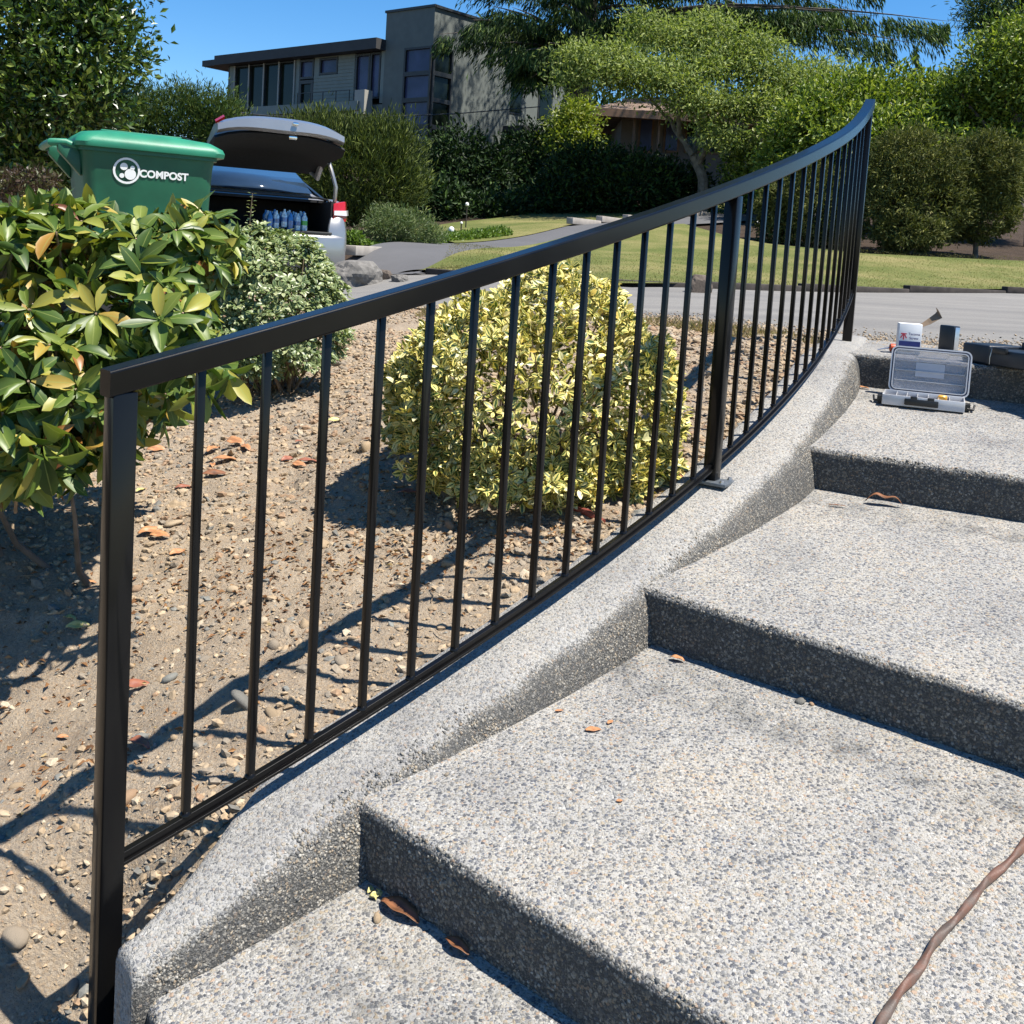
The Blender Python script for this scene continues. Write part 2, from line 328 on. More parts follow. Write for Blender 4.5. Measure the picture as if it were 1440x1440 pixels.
# ------------------------------------------------------------------ the curve of the railing and the lie of the land
AC = (-5.76, 7.272); AR = 7.752
def arc(a, r=0.0, z=0.0):
    t = math.radians(a); return Vector((AC[0]+(AR+r)*math.cos(t), AC[1]+(AR+r)*math.sin(t), z))
def zrail(a):
    s = math.radians(a+47.1)*AR; return -.9479+.24324*s+.0017*s*s+.034*max(0, (a+28)/6)**2
def zwall(a):
    k = max(0, min(1, (-44.5-a)/3.5)); z = zrail(a)-.058-.04*k*k-.034*max(0, (a+28)/6)**2
    t = -.300
    return z if z < t-.04 else t-.04+.04*(1-math.exp(-(z-t+.04)/.04))
CP = []
for a_ in np.arange(-52, -20, 2.0):
    for r_ in (-.1, -.5, -1.1):
        p = arc(a_, r_); CP.append((p.x, p.y, zwall(a_)-.028 - (.012 if r_ < -.3 else 0)))
CP += [(-1.4, 2.3, -1.0), (-2.6, 2.8, -.9), (-1.4, 3.4, -.86), (-2, 5.4, -.62), (-4, 5, -.62), (-1, 5.2, -.6), (-.2, 4.6, -.5), (-1, 8, -.52), (-2.3, 12, -.57), (-4.5, 12, -.57), (-1.3, 10.6, -.36), (-1.95, 11.2, -.56), (-2.8, 10.8, -.58), (-2.0, 10.0, -.52), (1, 9.5, -.30), (2.9, 11, -.27), (4.8, 12, -.21),
       (6.3, 12.7, -.15), (9, 13, -.1), (1.7, 4.5, -.33), (4, 4.3, -.33), (8, 4.3, -.3), (1, 5.3, -.33), (0, 6.2, -.40), (-1.3, 7, -.5), (-3, 1, -1.2), (-6, 2, -1.1), (-10, 6, -.8), (-10, 12, -.6), (14, 5, -.2)]
for px, py, y in ((720, 352, 15), (800, 335, 17.5), (960, 318, 20), (1050, 312, 22), (490, 357, 13), (640, 345, 15.5), (800, 320, 19), (900, 312, 21.5), (1000, 303, 23.5), (1213, 361, 16), (1440, 371, 17), (600, 322, 21), (800, 311, 23), (1100, 340, 18.5), (1440, 330, 24)):
    p = at(px, py, y); CP.append(tuple(p))
CP += [(0, 40, 3.0), (-15, 45, 3.2), (15, 40, 3.0), (-20, 22, .6), (22, 20, .9), (30, 60, 4.5), (-30, 60, 4.5), (0, 80, 5.0), (40, 100, 5), (-40, 100, 5), (-9, 30, 1.6), (10, 30, 1.9)]
CPn = np.array(CP); _K = len(CPn)
def _tps(r2): return r2*np.log(np.maximum(r2, 1e-12))*.5
_A = np.zeros((_K+3, _K+3)); _d2 = ((CPn[:, None, :2]-CPn[None, :, :2])**2).sum(2); _A[:_K, :_K] = _tps(_d2)+np.eye(_K)*.003
_A[:_K, _K] = 1; _A[:_K, _K+1:] = CPn[:, :2]; _A[_K, :_K] = 1; _A[_K+1:, :_K] = CPn[:, :2].T
_W = np.linalg.solve(_A, np.concatenate([CPn[:, 2], [0, 0, 0]]))
def Gn(X, Y):
    X = np.clip(np.asarray(X, float), -40, 40); Y = np.clip(np.asarray(Y, float), -1, 90); sh = X.shape; x = X.ravel(); y = Y.ravel(); out = np.empty(len(x))
    for i in range(0, len(x), 20000):
        d2 = (x[i:i+20000, None]-CPn[None, :, 0])**2+(y[i:i+20000, None]-CPn[None, :, 1])**2
        out[i:i+20000] = _tps(d2) @ _W[:_K]+_W[_K]+_W[_K+1]*x[i:i+20000]+_W[_K+2]*y[i:i+20000]
    return out.reshape(sh)
def G(x, y): return float(Gn(np.array([x]), np.array([y]))[0])
def onG(px, py, y0=1.2, y1=60):
    """where the view ray through a photo pixel meets the ground"""
    d = ray(px, py); ys = np.concatenate([np.arange(y0, 8, .01), np.arange(8, y1, .05)]); X = d.x/d.y*ys; Z = d.z/d.y*ys; g = Gn(X, ys)
    k = np.where(Z <= g)[0]
    k = k[0] if len(k) else len(ys)-1
    return Vector((X[k], ys[k], g[k]))
def grid(name, X, Y, Z, m, kind=None, attr=None, parent=None, wash_shade=None):
    h, w_ = X.shape; V = np.stack([X, Y, Z], -1).reshape(-1, 3); i = np.arange((h-1)*(w_-1)); r, c = i//(w_-1), i % (w_-1); a = r*w_+c
    F = np.stack([a, a+1, a+w_+1, a+w_], 1); me = fastmesh(name, V, F, None, m, True)
    if attr is not None:
        t = me.attributes.new('stain', 'FLOAT', 'POINT'); t.data.foreach_set('value', attr.ravel().astype(np.float32))
    if wash_shade is not None:
        t = me.attributes.new('wash_shade', 'FLOAT', 'POINT'); t.data.foreach_set('value', np.ascontiguousarray(np.broadcast_to(wash_shade, X.shape)).ravel().astype(np.float32))
    o = link(name, me, parent)
    if kind: o['kind'] = kind
    return o
def strip(name, A, B, m, lift, n=60, k=16, kind='structure'):
    """sheet between two edge lines, draped on the ground"""
    def res(L):
        L = np.array(L, float); s = np.r_[0, np.cumsum(np.linalg.norm(np.diff(L, axis=0), axis=1))]; q = np.linspace(0, s[-1], n); return np.stack([np.interp(q, s, L[:, j]) for j in (0, 1)], 1)
    a, b = res(A), res(B); t = np.linspace(0, 1, k)[:, None, None]; Q = a[None]*(1-t)+b[None]*t
    return grid(name, Q[..., 0], Q[..., 1], Gn(Q[..., 0], Q[..., 1])+lift, m, kind)

# ------------------------------------------------------------------ GROUND
def smooth(x, a, b): t = np.clip((x-a)/(b-a), 0, 1); return t*t*(3-2*t)
def vnoise(X, Y, s, seed=0):
    """value noise on arrays"""
    x = X/s+seed*17.3; y = Y/s+seed*9.1; xi = np.floor(x).astype(np.int64); yi = np.floor(y).astype(np.int64); fx = x-xi; fy = y-yi; fx = fx*fx*(3-2*fx); fy = fy*fy*(3-2*fy)
    def h(i, j): q = np.sin(i*127.1+j*311.7+seed*74.7)*43758.5453; return q-np.floor(q)
    return (h(xi, yi)*(1-fx)+h(xi+1, yi)*fx)*(1-fy)+(h(xi, yi+1)*(1-fx)+h(xi+1, yi+1)*fx)*fy-.5
ZW = np.vectorize(zwall)
def soilz(X, Y):
    X = np.asarray(X, float); Y = np.asarray(Y, float); g = Gn(X, Y); r = np.hypot(X-AC[0], Y-AC[1])-AR; a = np.degrees(np.arctan2(Y-AC[1], X-AC[0]))
    k = smooth(-r, .09, .7); dr = .19*smooth(-46.4-a, 0, 1.8); g = (ZW(a)-.03)*(1-k)+g*k-dr*(1-smooth(-r, .06, .34))-.35*smooth(r, .03, .11)
    rel = vnoise(X, Y, .21, 1)*.030+vnoise(X, Y, .09, 2)*.020+vnoise(X, Y, .04, 3)*.012+np.abs(vnoise(X, Y, .03, 4))*.012+np.abs(vnoise(X, Y, .016, 5))*.008
    return g+rel*(.25+.75*smooth(-r, .10, .35))
aa = np.radians(np.concatenate([np.arange(-62, -36, .12), np.arange(-36, -14.5, .16)])); rr = .22-np.concatenate([np.arange(0, 1.51, .014), 1.51+np.cumsum(np.linspace(.016, .09, 70))])
RR_, AA_ = np.meshgrid(rr+AR, aa); X = AC[0]+RR_*np.cos(AA_); Y = AC[1]+RR_*np.sin(AA_)
bed = grid('soil_bed', X, Y, soilz(X, Y), M['soil'], 'structure')
# far ground, out to the horizon
gx = np.concatenate([-np.geomspace(600, 14, 24), np.linspace(-13, 13, 90), np.geomspace(14, 600, 24)]); gy = np.concatenate([np.linspace(-1.0, 26, 90), np.geomspace(27, 900, 40)])
X, Y = np.meshgrid(gx, gy); Z = Gn(X, Y)-.022; R_ = np.hypot(X-AC[0], Y-AC[1])-AR
Z = np.where((Y < 5.2) & (R_ > -4.2) & (R_ < 3.5), Z-.9*smooth(5.2-Y, 0, .6)-.03, Z); Z = np.where(Y < 1.2, np.minimum(Z, -1.9), Z)
grid('ground', X, Y, Z, M['mulch'], 'structure')
NEAR = [(14, 4.0), (8, 4.25), (3, 4.32), (1.62, 4.42), (1.35, 4.85), (.75, 5.5), (-.1, 6.3), (-1.1, 8.0), (-2.0, 9.6), (-4, 10.5), (-9, 11.5)]
FAR = [(16, 14.0), (9, 13.2), (6.3, 12.7), (4.8, 12), (2.9, 11), (1.04, 9.5), (-.2, 9.9), (-1.0, 10.5), (-2.2, 12.2), (-4, 14), (-9, 16)]
strip('street', NEAR, FAR, M['asphalt'], .012, 120, 26)
P_ = lambda px, py, y: tuple(at(px, py, y)[:2])
LOW = [P_(560, 380, 11), P_(640, 364, 13), P_(720, 352, 15), P_(800, 335, 17.5), P_(960, 318, 20), P_(1050, 312, 22), P_(1200, 312, 24)]
HIGH = [P_(470, 362, 12.3), P_(560, 350, 14.4), P_(640, 345, 15.5), P_(800, 320, 19), P_(900, 312, 21.5), P_(1000, 303, 23.5), P_(1180, 303, 26)]
strip('driveway', [(-.9, 10.3)]+LOW, [(-3.1, 11.2)]+HIGH, M['driveway'], .03, 90, 10)
LT = LOW[:5]+[P_(1050, 345, 17.5), P_(1213, 361, 16), P_(1440, 371, 17), (16, 19)]
strip('lawn', [(-.9, 10.45), (-.2, 9.9), (1.04, 9.52), (2.9, 11.03), (4.8, 12.03), (6.3, 12.73), (9, 13.25), (16, 14.1)], LT, M['lawn'], .05, 120, 30)
strip('lawn_verge', HIGH[2:]+[(12, 27)], [P_(560, 325, 20), P_(640, 316, 22.5), P_(760, 309, 25), P_(900, 303, 26), (4, 28), (12, 30)], M['lawn'], .04, 60, 8)

strip('gravel_shoulder', [(-9, 2.5), (-4.5, 3.8), (-2.8, 4.8), (-1.2, 4.4), (.1, 4.5), (.9, 4.5), (1.3, 4.45)], [(-9, 11.6), (-4, 10.6), (-2.0, 9.7), (-1.1, 8.1), (-.1, 6.4), (.75, 5.6), (1.38, 4.9)], M['soil'], .0, 90, 30)
# grass blades on the part of the lawn nearest the street
n = 26000; t = RNG.random(n); s_ = RNG.random(n); fx = np.interp(s_*9, range(8), [-.9, -.2, 1.04, 2.9, 4.8, 6.3, 7.5, 9]); fy = np.interp(fx, [-.9, -.2, 1.04, 2.9, 4.8, 6.3, 9], [10.45, 9.95, 9.56, 11.06, 12.06, 12.76, 13.3])+t**1.6*4.5
P = np.stack([fx, fy, Gn(fx, fy)+.045], 1); D = RNG.normal(size=(n, 3))*.5+[0, 0, 1]
M['grass'] = leafmat('grass_blades', [(0, (.10, .12, .028)), (.45, (.16, .16, .045)), (.75, (.24, .205, .085)), (1, (.32, .27, .13))], .6, .3)
V, F, L = cloud(P, D, RNG.uniform(.012, .034, n), leaf_template('far', .18)); tag(link('lawn_grass', fastmesh('lawn_grass', V, F, L, M['grass'])), 'sun bleached mown grass on the lawn across the street', 'grass', kind='stuff')

# ------------------------------------------------------------------ STAIRS
NOSE = [((-.477, 1.413), (.50, -.86), -1.13), ((-.188, 1.663), (.51, -.44), -.965), ((.357, 2.292), (.602, -.509), -.757), ((.95, 3.09), (.496, -.271), -.545), ((1.318, 3.880), (.525, -.222), -.312), ((1.60, 4.62), (.525, -.10), -.312)]
def uvec(d): l = math.hypot(*d); return (d[0]/l, d[1]/l)
ICO = bmesh.new(); bmesh.ops.create_icosphere(ICO, subdivisions=1, radius=1); ICO.verts.ensure_lookup_table()
IV = np.array([v.co[:] for v in ICO.verts]); IF = np.array([[v.index for v in f.verts] for f in ICO.faces]); ICO.free()
ICO = bmesh.new(); bmesh.ops.create_icosphere(ICO, subdivisions=2, radius=1); ICO.verts.ensure_lookup_table()
IV2 = np.array([v.co[:] for v in ICO.verts]); IF2 = np.array([[v.index for v in f.verts] for f in ICO.faces]); ICO.free()
OV = np.array([(1, 0, 0), (0, 1, 0), (-1, 0, 0), (0, -1, 0), (0, 0, 1), (0, 0, -1)], float); OF = np.array([(0, 1, 4), (1, 2, 4), (2, 3, 4), (3, 0, 4), (1, 0, 5), (2, 1, 5), (3, 2, 5), (0, 3, 5)])
def pebbles(P, S, flat=.6, nrm=None, fine=False, tiny=False):
    """deformed little stones at P with radii S"""
    n = len(P); V0, F0 = (IV2, IF2) if fine else ((OV, OF) if tiny else (IV, IF)); k = len(V0); sc = RNG.uniform(.65, 1.25, (n, 3)); sc[:, 2] *= flat
    jit = 1+RNG.normal(0, .15, (n, k, 1)) if not fine else 1+.16*np.sin(V0[None]@RNG.normal(0, 2.2, (n, 3, 1))+RNG.uniform(0, 6, (n, 1, 1)))
    A = V0[None]*sc[:, None, :]*jit
    an = RNG.uniform(0, 2*np.pi, n); c, s = np.cos(an), np.sin(an); x = A[..., 0]*c[:, None]-A[..., 1]*s[:, None]; y = A[..., 0]*s[:, None]+A[..., 1]*c[:, None]; z = A[..., 2]
    tl = RNG.normal(0, .25, (n, 2)); z = z+x*tl[:, :1]+y*tl[:, 1:]
    A = np.stack([x, y, z], -1)*S[:, None, None]
    if nrm is not None:
        Nn = norm(nrm); T = norm(np.cross(Nn, [.3, .2, .9])); B = np.cross(Nn, T); A = A[..., 0:1]*T[:, None]+A[..., 1:2]*B[:, None]+A[..., 2:3]*Nn[:, None]
    A = A+P[:, None, :]; FF = (F0[None]+(np.arange(n)*k)[:, None, None]).reshape(-1, 3)
    L = np.zeros((n, k, 3)); L[:, :, 2] = RNG.random(n)[:, None]
    return A.reshape(-1, 3), FF, L.reshape(-1, 3)
stairs = thing('concrete_stairs', 'wide grey exposed aggregate concrete steps climbing beside the curved wall', 'stairs', (-.188, 1.663, -1.1))
SO = np.array(stairs.location)
def pebmat():
    m = stonemat('aggregate_pebbles'); m.name = 'aggregate_pebbles'; r = [x for x in m.node_tree.nodes if x.type == 'VALTORGB'][0]
    cols = [(.20, .19, .17), (.10, .10, .10), (.25, .24, .22), (.14, .14, .135), (.075, .08, .086), (.23, .20, .16), (.16, .158, .15), (.29, .285, .27), (.19, .155, .12), (.12, .125, .13)]
    for e, c in zip(r.color_ramp.elements, cols): e.color = (*c, 1)
    return m
M['pebble'] = pebmat()
for k in range(5):
    (p0, d0, z0), (p1, d1, z1) = NOSE[k], NOSE[k+1]; d0 = uvec(d0); d1 = uvec(d1); W = 3.2
    zb = z1-.125 if k < 4 else z1
    us = np.concatenate([np.arange(-.09, 1.4, .012), np.linspace(1.42, W, 24)]) if k < 3 else np.linspace(-.09, W, 120)
    # profile: t along tread, plus nose rounding
    rn = .017; th = np.linspace(0, np.pi/2, 6)
    depth = math.hypot(p1[0]-p0[0], p1[1]-p0[1])
    prof = [(-0.0, -.22), (0, -.125), (0, -.06)]+[(rn*(1-math.cos(a)), -rn*(1-math.sin(a))) for a in th]+[(x, 0) for x in np.linspace(.03, depth, int(depth/.02))]+[(depth+.03, 0)]
    X = np.zeros((len(prof), len(us))); Y = X.copy(); Z = X.copy(); S = X.copy()
    for i, (v, dz) in enumerate(prof):
        t = v/depth; px = (p0[0]+us*d0[0])*(1-t)+(p1[0]+us*d1[0])*t; py = (p0[1]+us*d0[1])*(1-t)+(p1[1]+us*d1[1])*t
        X[i] = px; Y[i] = py; Z[i] = z0+(zb-z0)*t+dz
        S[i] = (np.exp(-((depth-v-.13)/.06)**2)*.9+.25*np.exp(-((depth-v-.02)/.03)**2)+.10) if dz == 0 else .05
    wob = vnoise(X, Y, .06, 5)*.0022+vnoise(X, Y, .02, 6)*.0014+vnoise(X, Y, .4, 7)*.004
    Z = Z+wob*(np.array([dz > -.1 for _, dz in prof])[:, None])
    ed = (np.array([(v < .03 and dz > -.2) for v, dz in prof])[:, None])*vnoise(X+Y*.3, Z*1.0+X, .02, 8)*.004
    nx, ny = -d0[1], d0[0]; X = X+ed*nx; Y = Y+ed*ny
    WS = np.array([1.0 if dz <= -.012 else (.5 if dz < -.003 else 0) for _, dz in prof])[:, None]; o = grid('step', X-SO[0], Y-SO[1], Z-SO[2], M['concrete'], None, S, stairs, WS)  # risers take the washed tone with their shade painted in
    # loose relief of pebbles along the nose and over the riser
    if k < 4:
        L_ = [1.3, 1.5, 1.5, 1.5][k]; nr = [2500, 8500, 6000, 3000][k]
        u = RNG.uniform(-.05, L_, nr); q = RNG.random(nr); onr = q < .72; h = np.where(onr, -RNG.random(nr)*.135, 0); v = np.where(onr, 0, RNG.random(nr)**1.5*.03+.004)
        t = v/depth; px = (p0[0]+u*d0[0])*(1-t)+(p1[0]+u*d1[0])*t; py = (p0[1]+u*d0[1])*(1-t)+(p1[1]+u*d1[1])*t; pz = z0+(zb-z0)*t+np.where(onr, h, -.012*np.exp(-v/.008))
        px = np.where(onr & (h > -.012), px+nx*.006, px); py = np.where(onr & (h > -.012), py+ny*.006, py)
        nm = np.where(onr[:, None], np.array([[-nx, -ny, .05]]), np.array([[0, 0, 1.]]))
        P = np.stack([px, py, pz], 1)-nm*.0015
        V, F, L = pebbles(P-SO, RNG.uniform(.0020, .0050, nr), .6, nm, tiny=True); o2 = link('exposed_pebbles', fastmesh('exposed_pebbles', V, F, L, M['pebble'], True), o); o2['kind'] = 'stuff'

# ------------------------------------------------------------------ CURVED WALL
wall = thing('curved_curb_wall', 'low curved exposed aggregate concrete wall carrying the black railing', 'wall', tuple(arc(-48.2, 0, -1.2)))
WO = np.array(wall.location)
PW = [(-.100, -.5), (-.100, -.05), (-.098, -.012), (-.088, -.002), (-.06, .001), (-.02, .001), (.02, 0), (.05, -.002), (.070, -.007), (.083, -.015), (.093, -.027), (.100, -.042), (.106, -.062), (.112, -.09), (.118, -.13), (.124, -.18), (.130, -.26), (.130, -.5)]
wfac = lambda a: np.interp(a, [-48.5, -44, -38, -33, -27, -24], [1.32, 1.25, 1.22, 1.32, 1.0, .8])
wa = np.arange(-47.93, -18.6, .09); X = []; Y = []; Z = []
ends = [(-.1, 0)]
for r_, off in PW:
    k = np.clip((wa+34)/9, 0, 1); sf_ = smooth(-44.8-wa, 0, 3.4); r = np.where(r_ > .03, r_*wfac(wa), r_)+.175*sf_*np.clip((.115-r_)/.215, 0, 1); t = np.radians(wa)
    X.append(AC[0]+(AR+r)*np.cos(t)-WO[0]); Y.append(AC[1]+(AR+r)*np.sin(t)-WO[1]); Z.append(ZW(wa)+off*(1-.35*k*(off > -.2)*(r_ > 0))-WO[2])
X, Y, Z = map(np.array, (X, Y, Z)); wz = vnoise(X, Y, .05, 11)*.0018+vnoise(X, Y, .02, 12)*.0014+vnoise(X, Y, .35, 13)*.003; Z = Z+wz*(np.array([o_ > -.3 for _, o_ in PW])[:, None])
X = X+vnoise(X+Z, Y+Z, .03, 14)*.0035
sh_ = X.shape; cap0 = slice(0, 1)
# close the near end with a rounded face
def capring(X, Y, Z, col, steps=((.012, .004), (.02, .012), (.024, .03), (.026, .3))):
    t0 = math.radians(wa[col]); tx, ty = (math.sin(t0), -math.cos(t0)); cx, cy = X[:, col].mean(), Y[:, col].mean(); cols = []
    for out, drop in steps: cols.append((X[:, col]+tx*out, Y[:, col]+ty*out, np.minimum(Z[:, col], Z[:, col].max()-drop)))
    return cols
cr = capring(X, Y, Z, 0)[::-1]; X = np.concatenate([np.stack([c[0] for c in cr], 1), X], 1); Y = np.concatenate([np.stack([c[1] for c in cr], 1), Y], 1); Z = np.concatenate([np.stack([c[2] for c in cr], 1), Z], 1)
c0 = (X[:, :1]*0+X[:, 0].mean(), Y[:, :1]*0+Y[:, 0].mean(), Z[:, :1]); X = np.concatenate([c0[0], X], 1); Y = np.concatenate([c0[1], Y], 1); Z = np.concatenate([c0[2], Z], 1)
S = np.zeros_like(X)+.12; WS = np.array([0, 0, 0, 0, 0, 0, 0, 0, .1, .3, .6, .8, .95, 1, 1, 1, 1, 1.])[:, None]+vnoise(X, Y, .05, 31)*.25  # inner face: washed pebbles, its shade painted into the tone
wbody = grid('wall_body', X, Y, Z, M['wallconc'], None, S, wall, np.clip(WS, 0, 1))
n = 23000; a = -47.9+RNG.random(n)**1.2*21.7; q = RNG.random(n); rt = np.interp(q, [0, .06, .2, .4, .7, 1], [.066, .088, .100, .108, .118, .128]); ot = np.interp(rt, [x for x, _ in PW[6:17]], [y for _, y in PW[6:17]])
kk = np.clip((a+34)/9, 0, 1); th = np.radians(a); rd = rt*wfac(a)+.175*smooth(-44.8-a, 0, 3.4)*np.clip((.115-rt)/.215, 0, 1)
P = np.stack([AC[0]+(AR+rd)*np.cos(th), AC[1]+(AR+rd)*np.sin(th), ZW(a)+ot*(1-.35*kk*(ot > -.2))], 1); sl_ = np.clip((rt-.05)/.06, .0, 1); nm = np.stack([np.cos(th)*sl_, np.sin(th)*sl_, 1.15-sl_], 1)
V, F, L = pebbles(P-norm(nm)*.001-WO, RNG.uniform(.0019, .0046, n), .6, nm, tiny=True); o2 = link('exposed_pebbles', fastmesh('exposed_pebbles', V, F, L, M['pebble'], True), wall); o2['kind'] = 'stuff'

# ------------------------------------------------------------------ RAILING
M['plate'] = plain('galvanised_plate', (.16, .18, .20), .45, .7, var=.25, scale=60)
rail = thing('iron_railing', 'black powder coated steel railing curving up beside the steps', 'railing', tuple(arc(-48.05, 0, -1.1)))
LO = Vector(rail.location); BL = .733
def railsweep(name, a0, a1, w_, z0, z1, ch, n):
    mb = MB(); rings = []
    for a in np.linspace(a0, a1, n):
        zz = zrail(a); c = ch
        pr = [(cx+c*math.cos(math.radians(q)), cz+c*math.sin(math.radians(q))) for cx, cz, q0 in ((-w_+c, z1-c, 180), (w_-c, z1-c, 90), (w_-c, z0+c, 0), (-w_+c, z0+c, -90)) for q in (q0, q0-30, q0-60, q0-90)]
        rings.append([arc(a, r, zz+z)-LO for r, z in pr])
    mb.sweep(rings, True, True, True); o = mb.build(name, M['black'], rail, flat=True)
    return o
POSTS = [-48.02, -35.18, -22.15]
top = railsweep('top_rail', -48.20, -21.5, .0205, BL-.002, BL+.038, .0042, 260)
for s0, s1 in ((POSTS[0]+.12, POSTS[1]-.12), (POSTS[1]+.12, POSTS[2]-.12)):
    railsweep('bottom_rail', s0, s1, .0065, -.0125, .0, .0012, 90)
    railsweep('rail_channel', s0, s1, .0125, -.0185, -.0128, .001, 90)
def square(name, a, hw, z0, z1, ch=.003):
    mb = MB(); R = rotz(math.radians(a)); c = arc(a, 0, 0)
    mb.box(c+Vector((0, 0, (z0+z1)/2))-LO, (hw*2, hw*2, z1-z0), R); return mb.build(name, M['black'], rail, bevel=ch, seg=2)
me = None
avals = [-47.1+.85*i for i in range(14)]+[-34.33+.85*i for i in range(14)]
for a in avals:
    s = .236*1.0*.0065; z0 = zrail(a)-.001; z1 = zrail(a)+BL+.001
    o = square('baluster', a, .0064, z0, z1, .0011)
    mb = MB(); mb.lathe([(.0105, -.001), (.0095, .003), (.0065, .006)], arc(a, 0, z0+.001)-LO, 7); mb.build('weld', M['black'], o)
for i, a in enumerate(POSTS):
    zb = zwall(a) if i else -1.6
    o = square('post', a, .019, zb+(.009 if i == 1 else -.01), zrail(a)+BL, .0035)
    if i == 1:
        mb = MB(); R = rotz(math.radians(a)+math.radians(4)); c = arc(a, .004, zb+.0045)-LO; mb.box(c, (.105, .09, .009), R); bp = mb.build('base_plate', M['plate'], o, bevel=.0015)
        for sx, sy in ((1, 1), (1, -1), (-1, 1), (-1, -1)):
            mb = MB(); q = c+R @ Vector((sx*.038, sy*.032, .0045)); mb.lathe([(.0085, 0), (.0085, .0015), (.0062, .0016), (.0062, .006), (.0045, .007)], q, 6); mb.build('anchor_bolt', M['steel'], o)

# ------------------------------------------------------------------ GRAVEL AND STONES ON THE SOIL
def scatter(n, amin, amax, rmin, rmax, pw=1.0):
    a = np.radians(RNG.uniform(amin, amax, n)); r = AR-(rmin+(rmax-rmin)*RNG.random(n)**pw); return AC[0]+r*np.cos(a), AC[1]+r*np.sin(a)
x, y = scatter(76000, -60, -17, .10, 4.2, 1.3); x2, y2 = scatter(2600, -52, -45.2, -.13, .12, 1.0); x, y = np.append(x, x2), np.append(y, y2)
den = vnoise(x, y, .45, 21)+vnoise(x, y, .16, 22)*.9+np.clip((y-2.2)*.35, -.1, .7)+np.exp(-(np.abs(AR-np.hypot(x-AC[0], y-AC[1])-.1)/.12))*.35
keep = RNG.random(len(x)) < np.clip(.46+den*1.0, .14, 1.0); x, y = x[keep], y[keep]
S = np.clip(RNG.lognormal(-5.22, .45, len(x)), .0024, .015)*(1+.12*np.clip(y-2, 0, 4))
x2, y2 = scatter(34000, -58, -30, .0, 1.9, 1.4); x, y, S = np.append(x, x2), np.append(y, y2), np.append(S, RNG.uniform(.0012, .0030, 34000))
z = soilz(x, y)+S*.02
sm_ = S < .0078; o_ = np.argsort(~sm_, kind='stable'); x, y, z, S = x[o_], y[o_], z[o_], S[o_]; ns = int(sm_.sum()); PP = np.stack([x, y, z], 1)
V1, F1, L1 = pebbles(PP[:ns], S[:ns], .62, tiny=True); V2, F2, L2 = pebbles(PP[ns:], S[ns:], .62); V = np.vstack([V1, V2]); F = np.vstack([F1, F2+len(V1)]); L = np.vstack([L1, L2]); GREY = np.array([.18, .22, .55, .57, .74, .78, .84, .86, .96, .99]); kz = np.r_[np.full(ns, len(OV)), np.full(len(x)-ns, len(IV))]; bk = RNG.random(len(x)) < smooth(y, 2.2, 3.4)*.8; L[:, 2] = np.repeat(np.where(bk, RNG.choice(GREY, len(x)), RNG.random(len(x))), kz)
o = tag(link('gravel', fastmesh('gravel', V, F, L, M['stone'], False)), 'loose tan and grey gravel strewn over the dry soil bed', 'gravel', kind='stuff')
# single stones
SM = []
for k in range(10):
    V, F, L = pebbles(np.zeros((1, 3)), np.array([1.0]), .68, None, True); L[:, 2] = 0; SM.append(fastmesh('stone', V, F, L, M['stone'], True))
x, y = scatter(275, -57, -20, .13, 3.4, 1.25); S = np.clip(RNG.lognormal(-4.5, .38, len(x)), .008, .026)*(1+.1*np.clip(y-2, 0, 4))
FIX = [(630, 798, .021), (425, 912, .013), (508, 925, .012), (480, 932, .016), (1040 and 385, 905, .02), (345, 1000, .026), (323, 1125, .022), (515, 632, .03), (22, 1258, .018), (105, 1264, .015), (185, 935, .012), (575, 870, .012), (200, 1037, .012), (428, 880, .014)]
for px, py, s in FIX:
    p = onG(px, py); x = np.append(x, p.x); y = np.append(y, p.y); S = np.append(S, s)
z = soilz(x, y)+S*.10
for i in range(len(x)):
    o = bpy.data.objects.new('stone', SM[i % 10]); COL.objects.link(o); o.parent = bed; o.location = (x[i], y[i], z[i]); o.rotation_euler = (RNG.uniform(-.3, .3), RNG.uniform(-.3, .3), RNG.uniform(0, 6.3)); o.scale = (S[i],)*3

# coarse grit along the near edge of the street and on the soil shoulder
x = RNG.uniform(-1.2, 4.5, 15000); y = np.interp(x, [-1.2, -.1, .75, 1.35, 1.62, 4.5], [8.2, 6.3, 5.5, 4.9, 4.5, 4.32])+np.abs(RNG.normal(0, .35, len(x)))-.12; k = ~((x > 1.2) & (y < 4.4)); x, y = x[k], y[k]
S = np.clip(RNG.lognormal(-5.2, .4, len(x)), .003, .012); V, F, L = pebbles(np.stack([x, y, Gn(x, y)+.014+S*.1], 1), S, .6, tiny=True); tag(link('roadside_grit', fastmesh('roadside_grit', V, F, L, M['stone'], True)), 'pale loose grit along the near edge of the street', 'gravel', kind='stuff')
x = RNG.uniform(-3.2, .9, 24000); y = RNG.uniform(4.6, 9.8, len(x)); k = (y < np.interp(x, [-3.2, -2, -1.1, -.1, .75, .9], [10, 9.5, 8, 6.3, 5.5, 5.2])); x, y = x[k], y[k]
S = np.clip(RNG.lognormal(-4.85, .4, len(x)), .004, .018); V, F, L = pebbles(np.stack([x, y, Gn(x, y)+S*.2], 1), S, .6, tiny=True); L[:, 2] = np.repeat(RNG.choice(GREY, len(x)), len(OV)); tag(link('shoulder_gravel', fastmesh('shoulder_gravel', V, F, L, M['stone'], True)), 'grey gravel between the shrubs and the far street corner', 'gravel', kind='stuff')

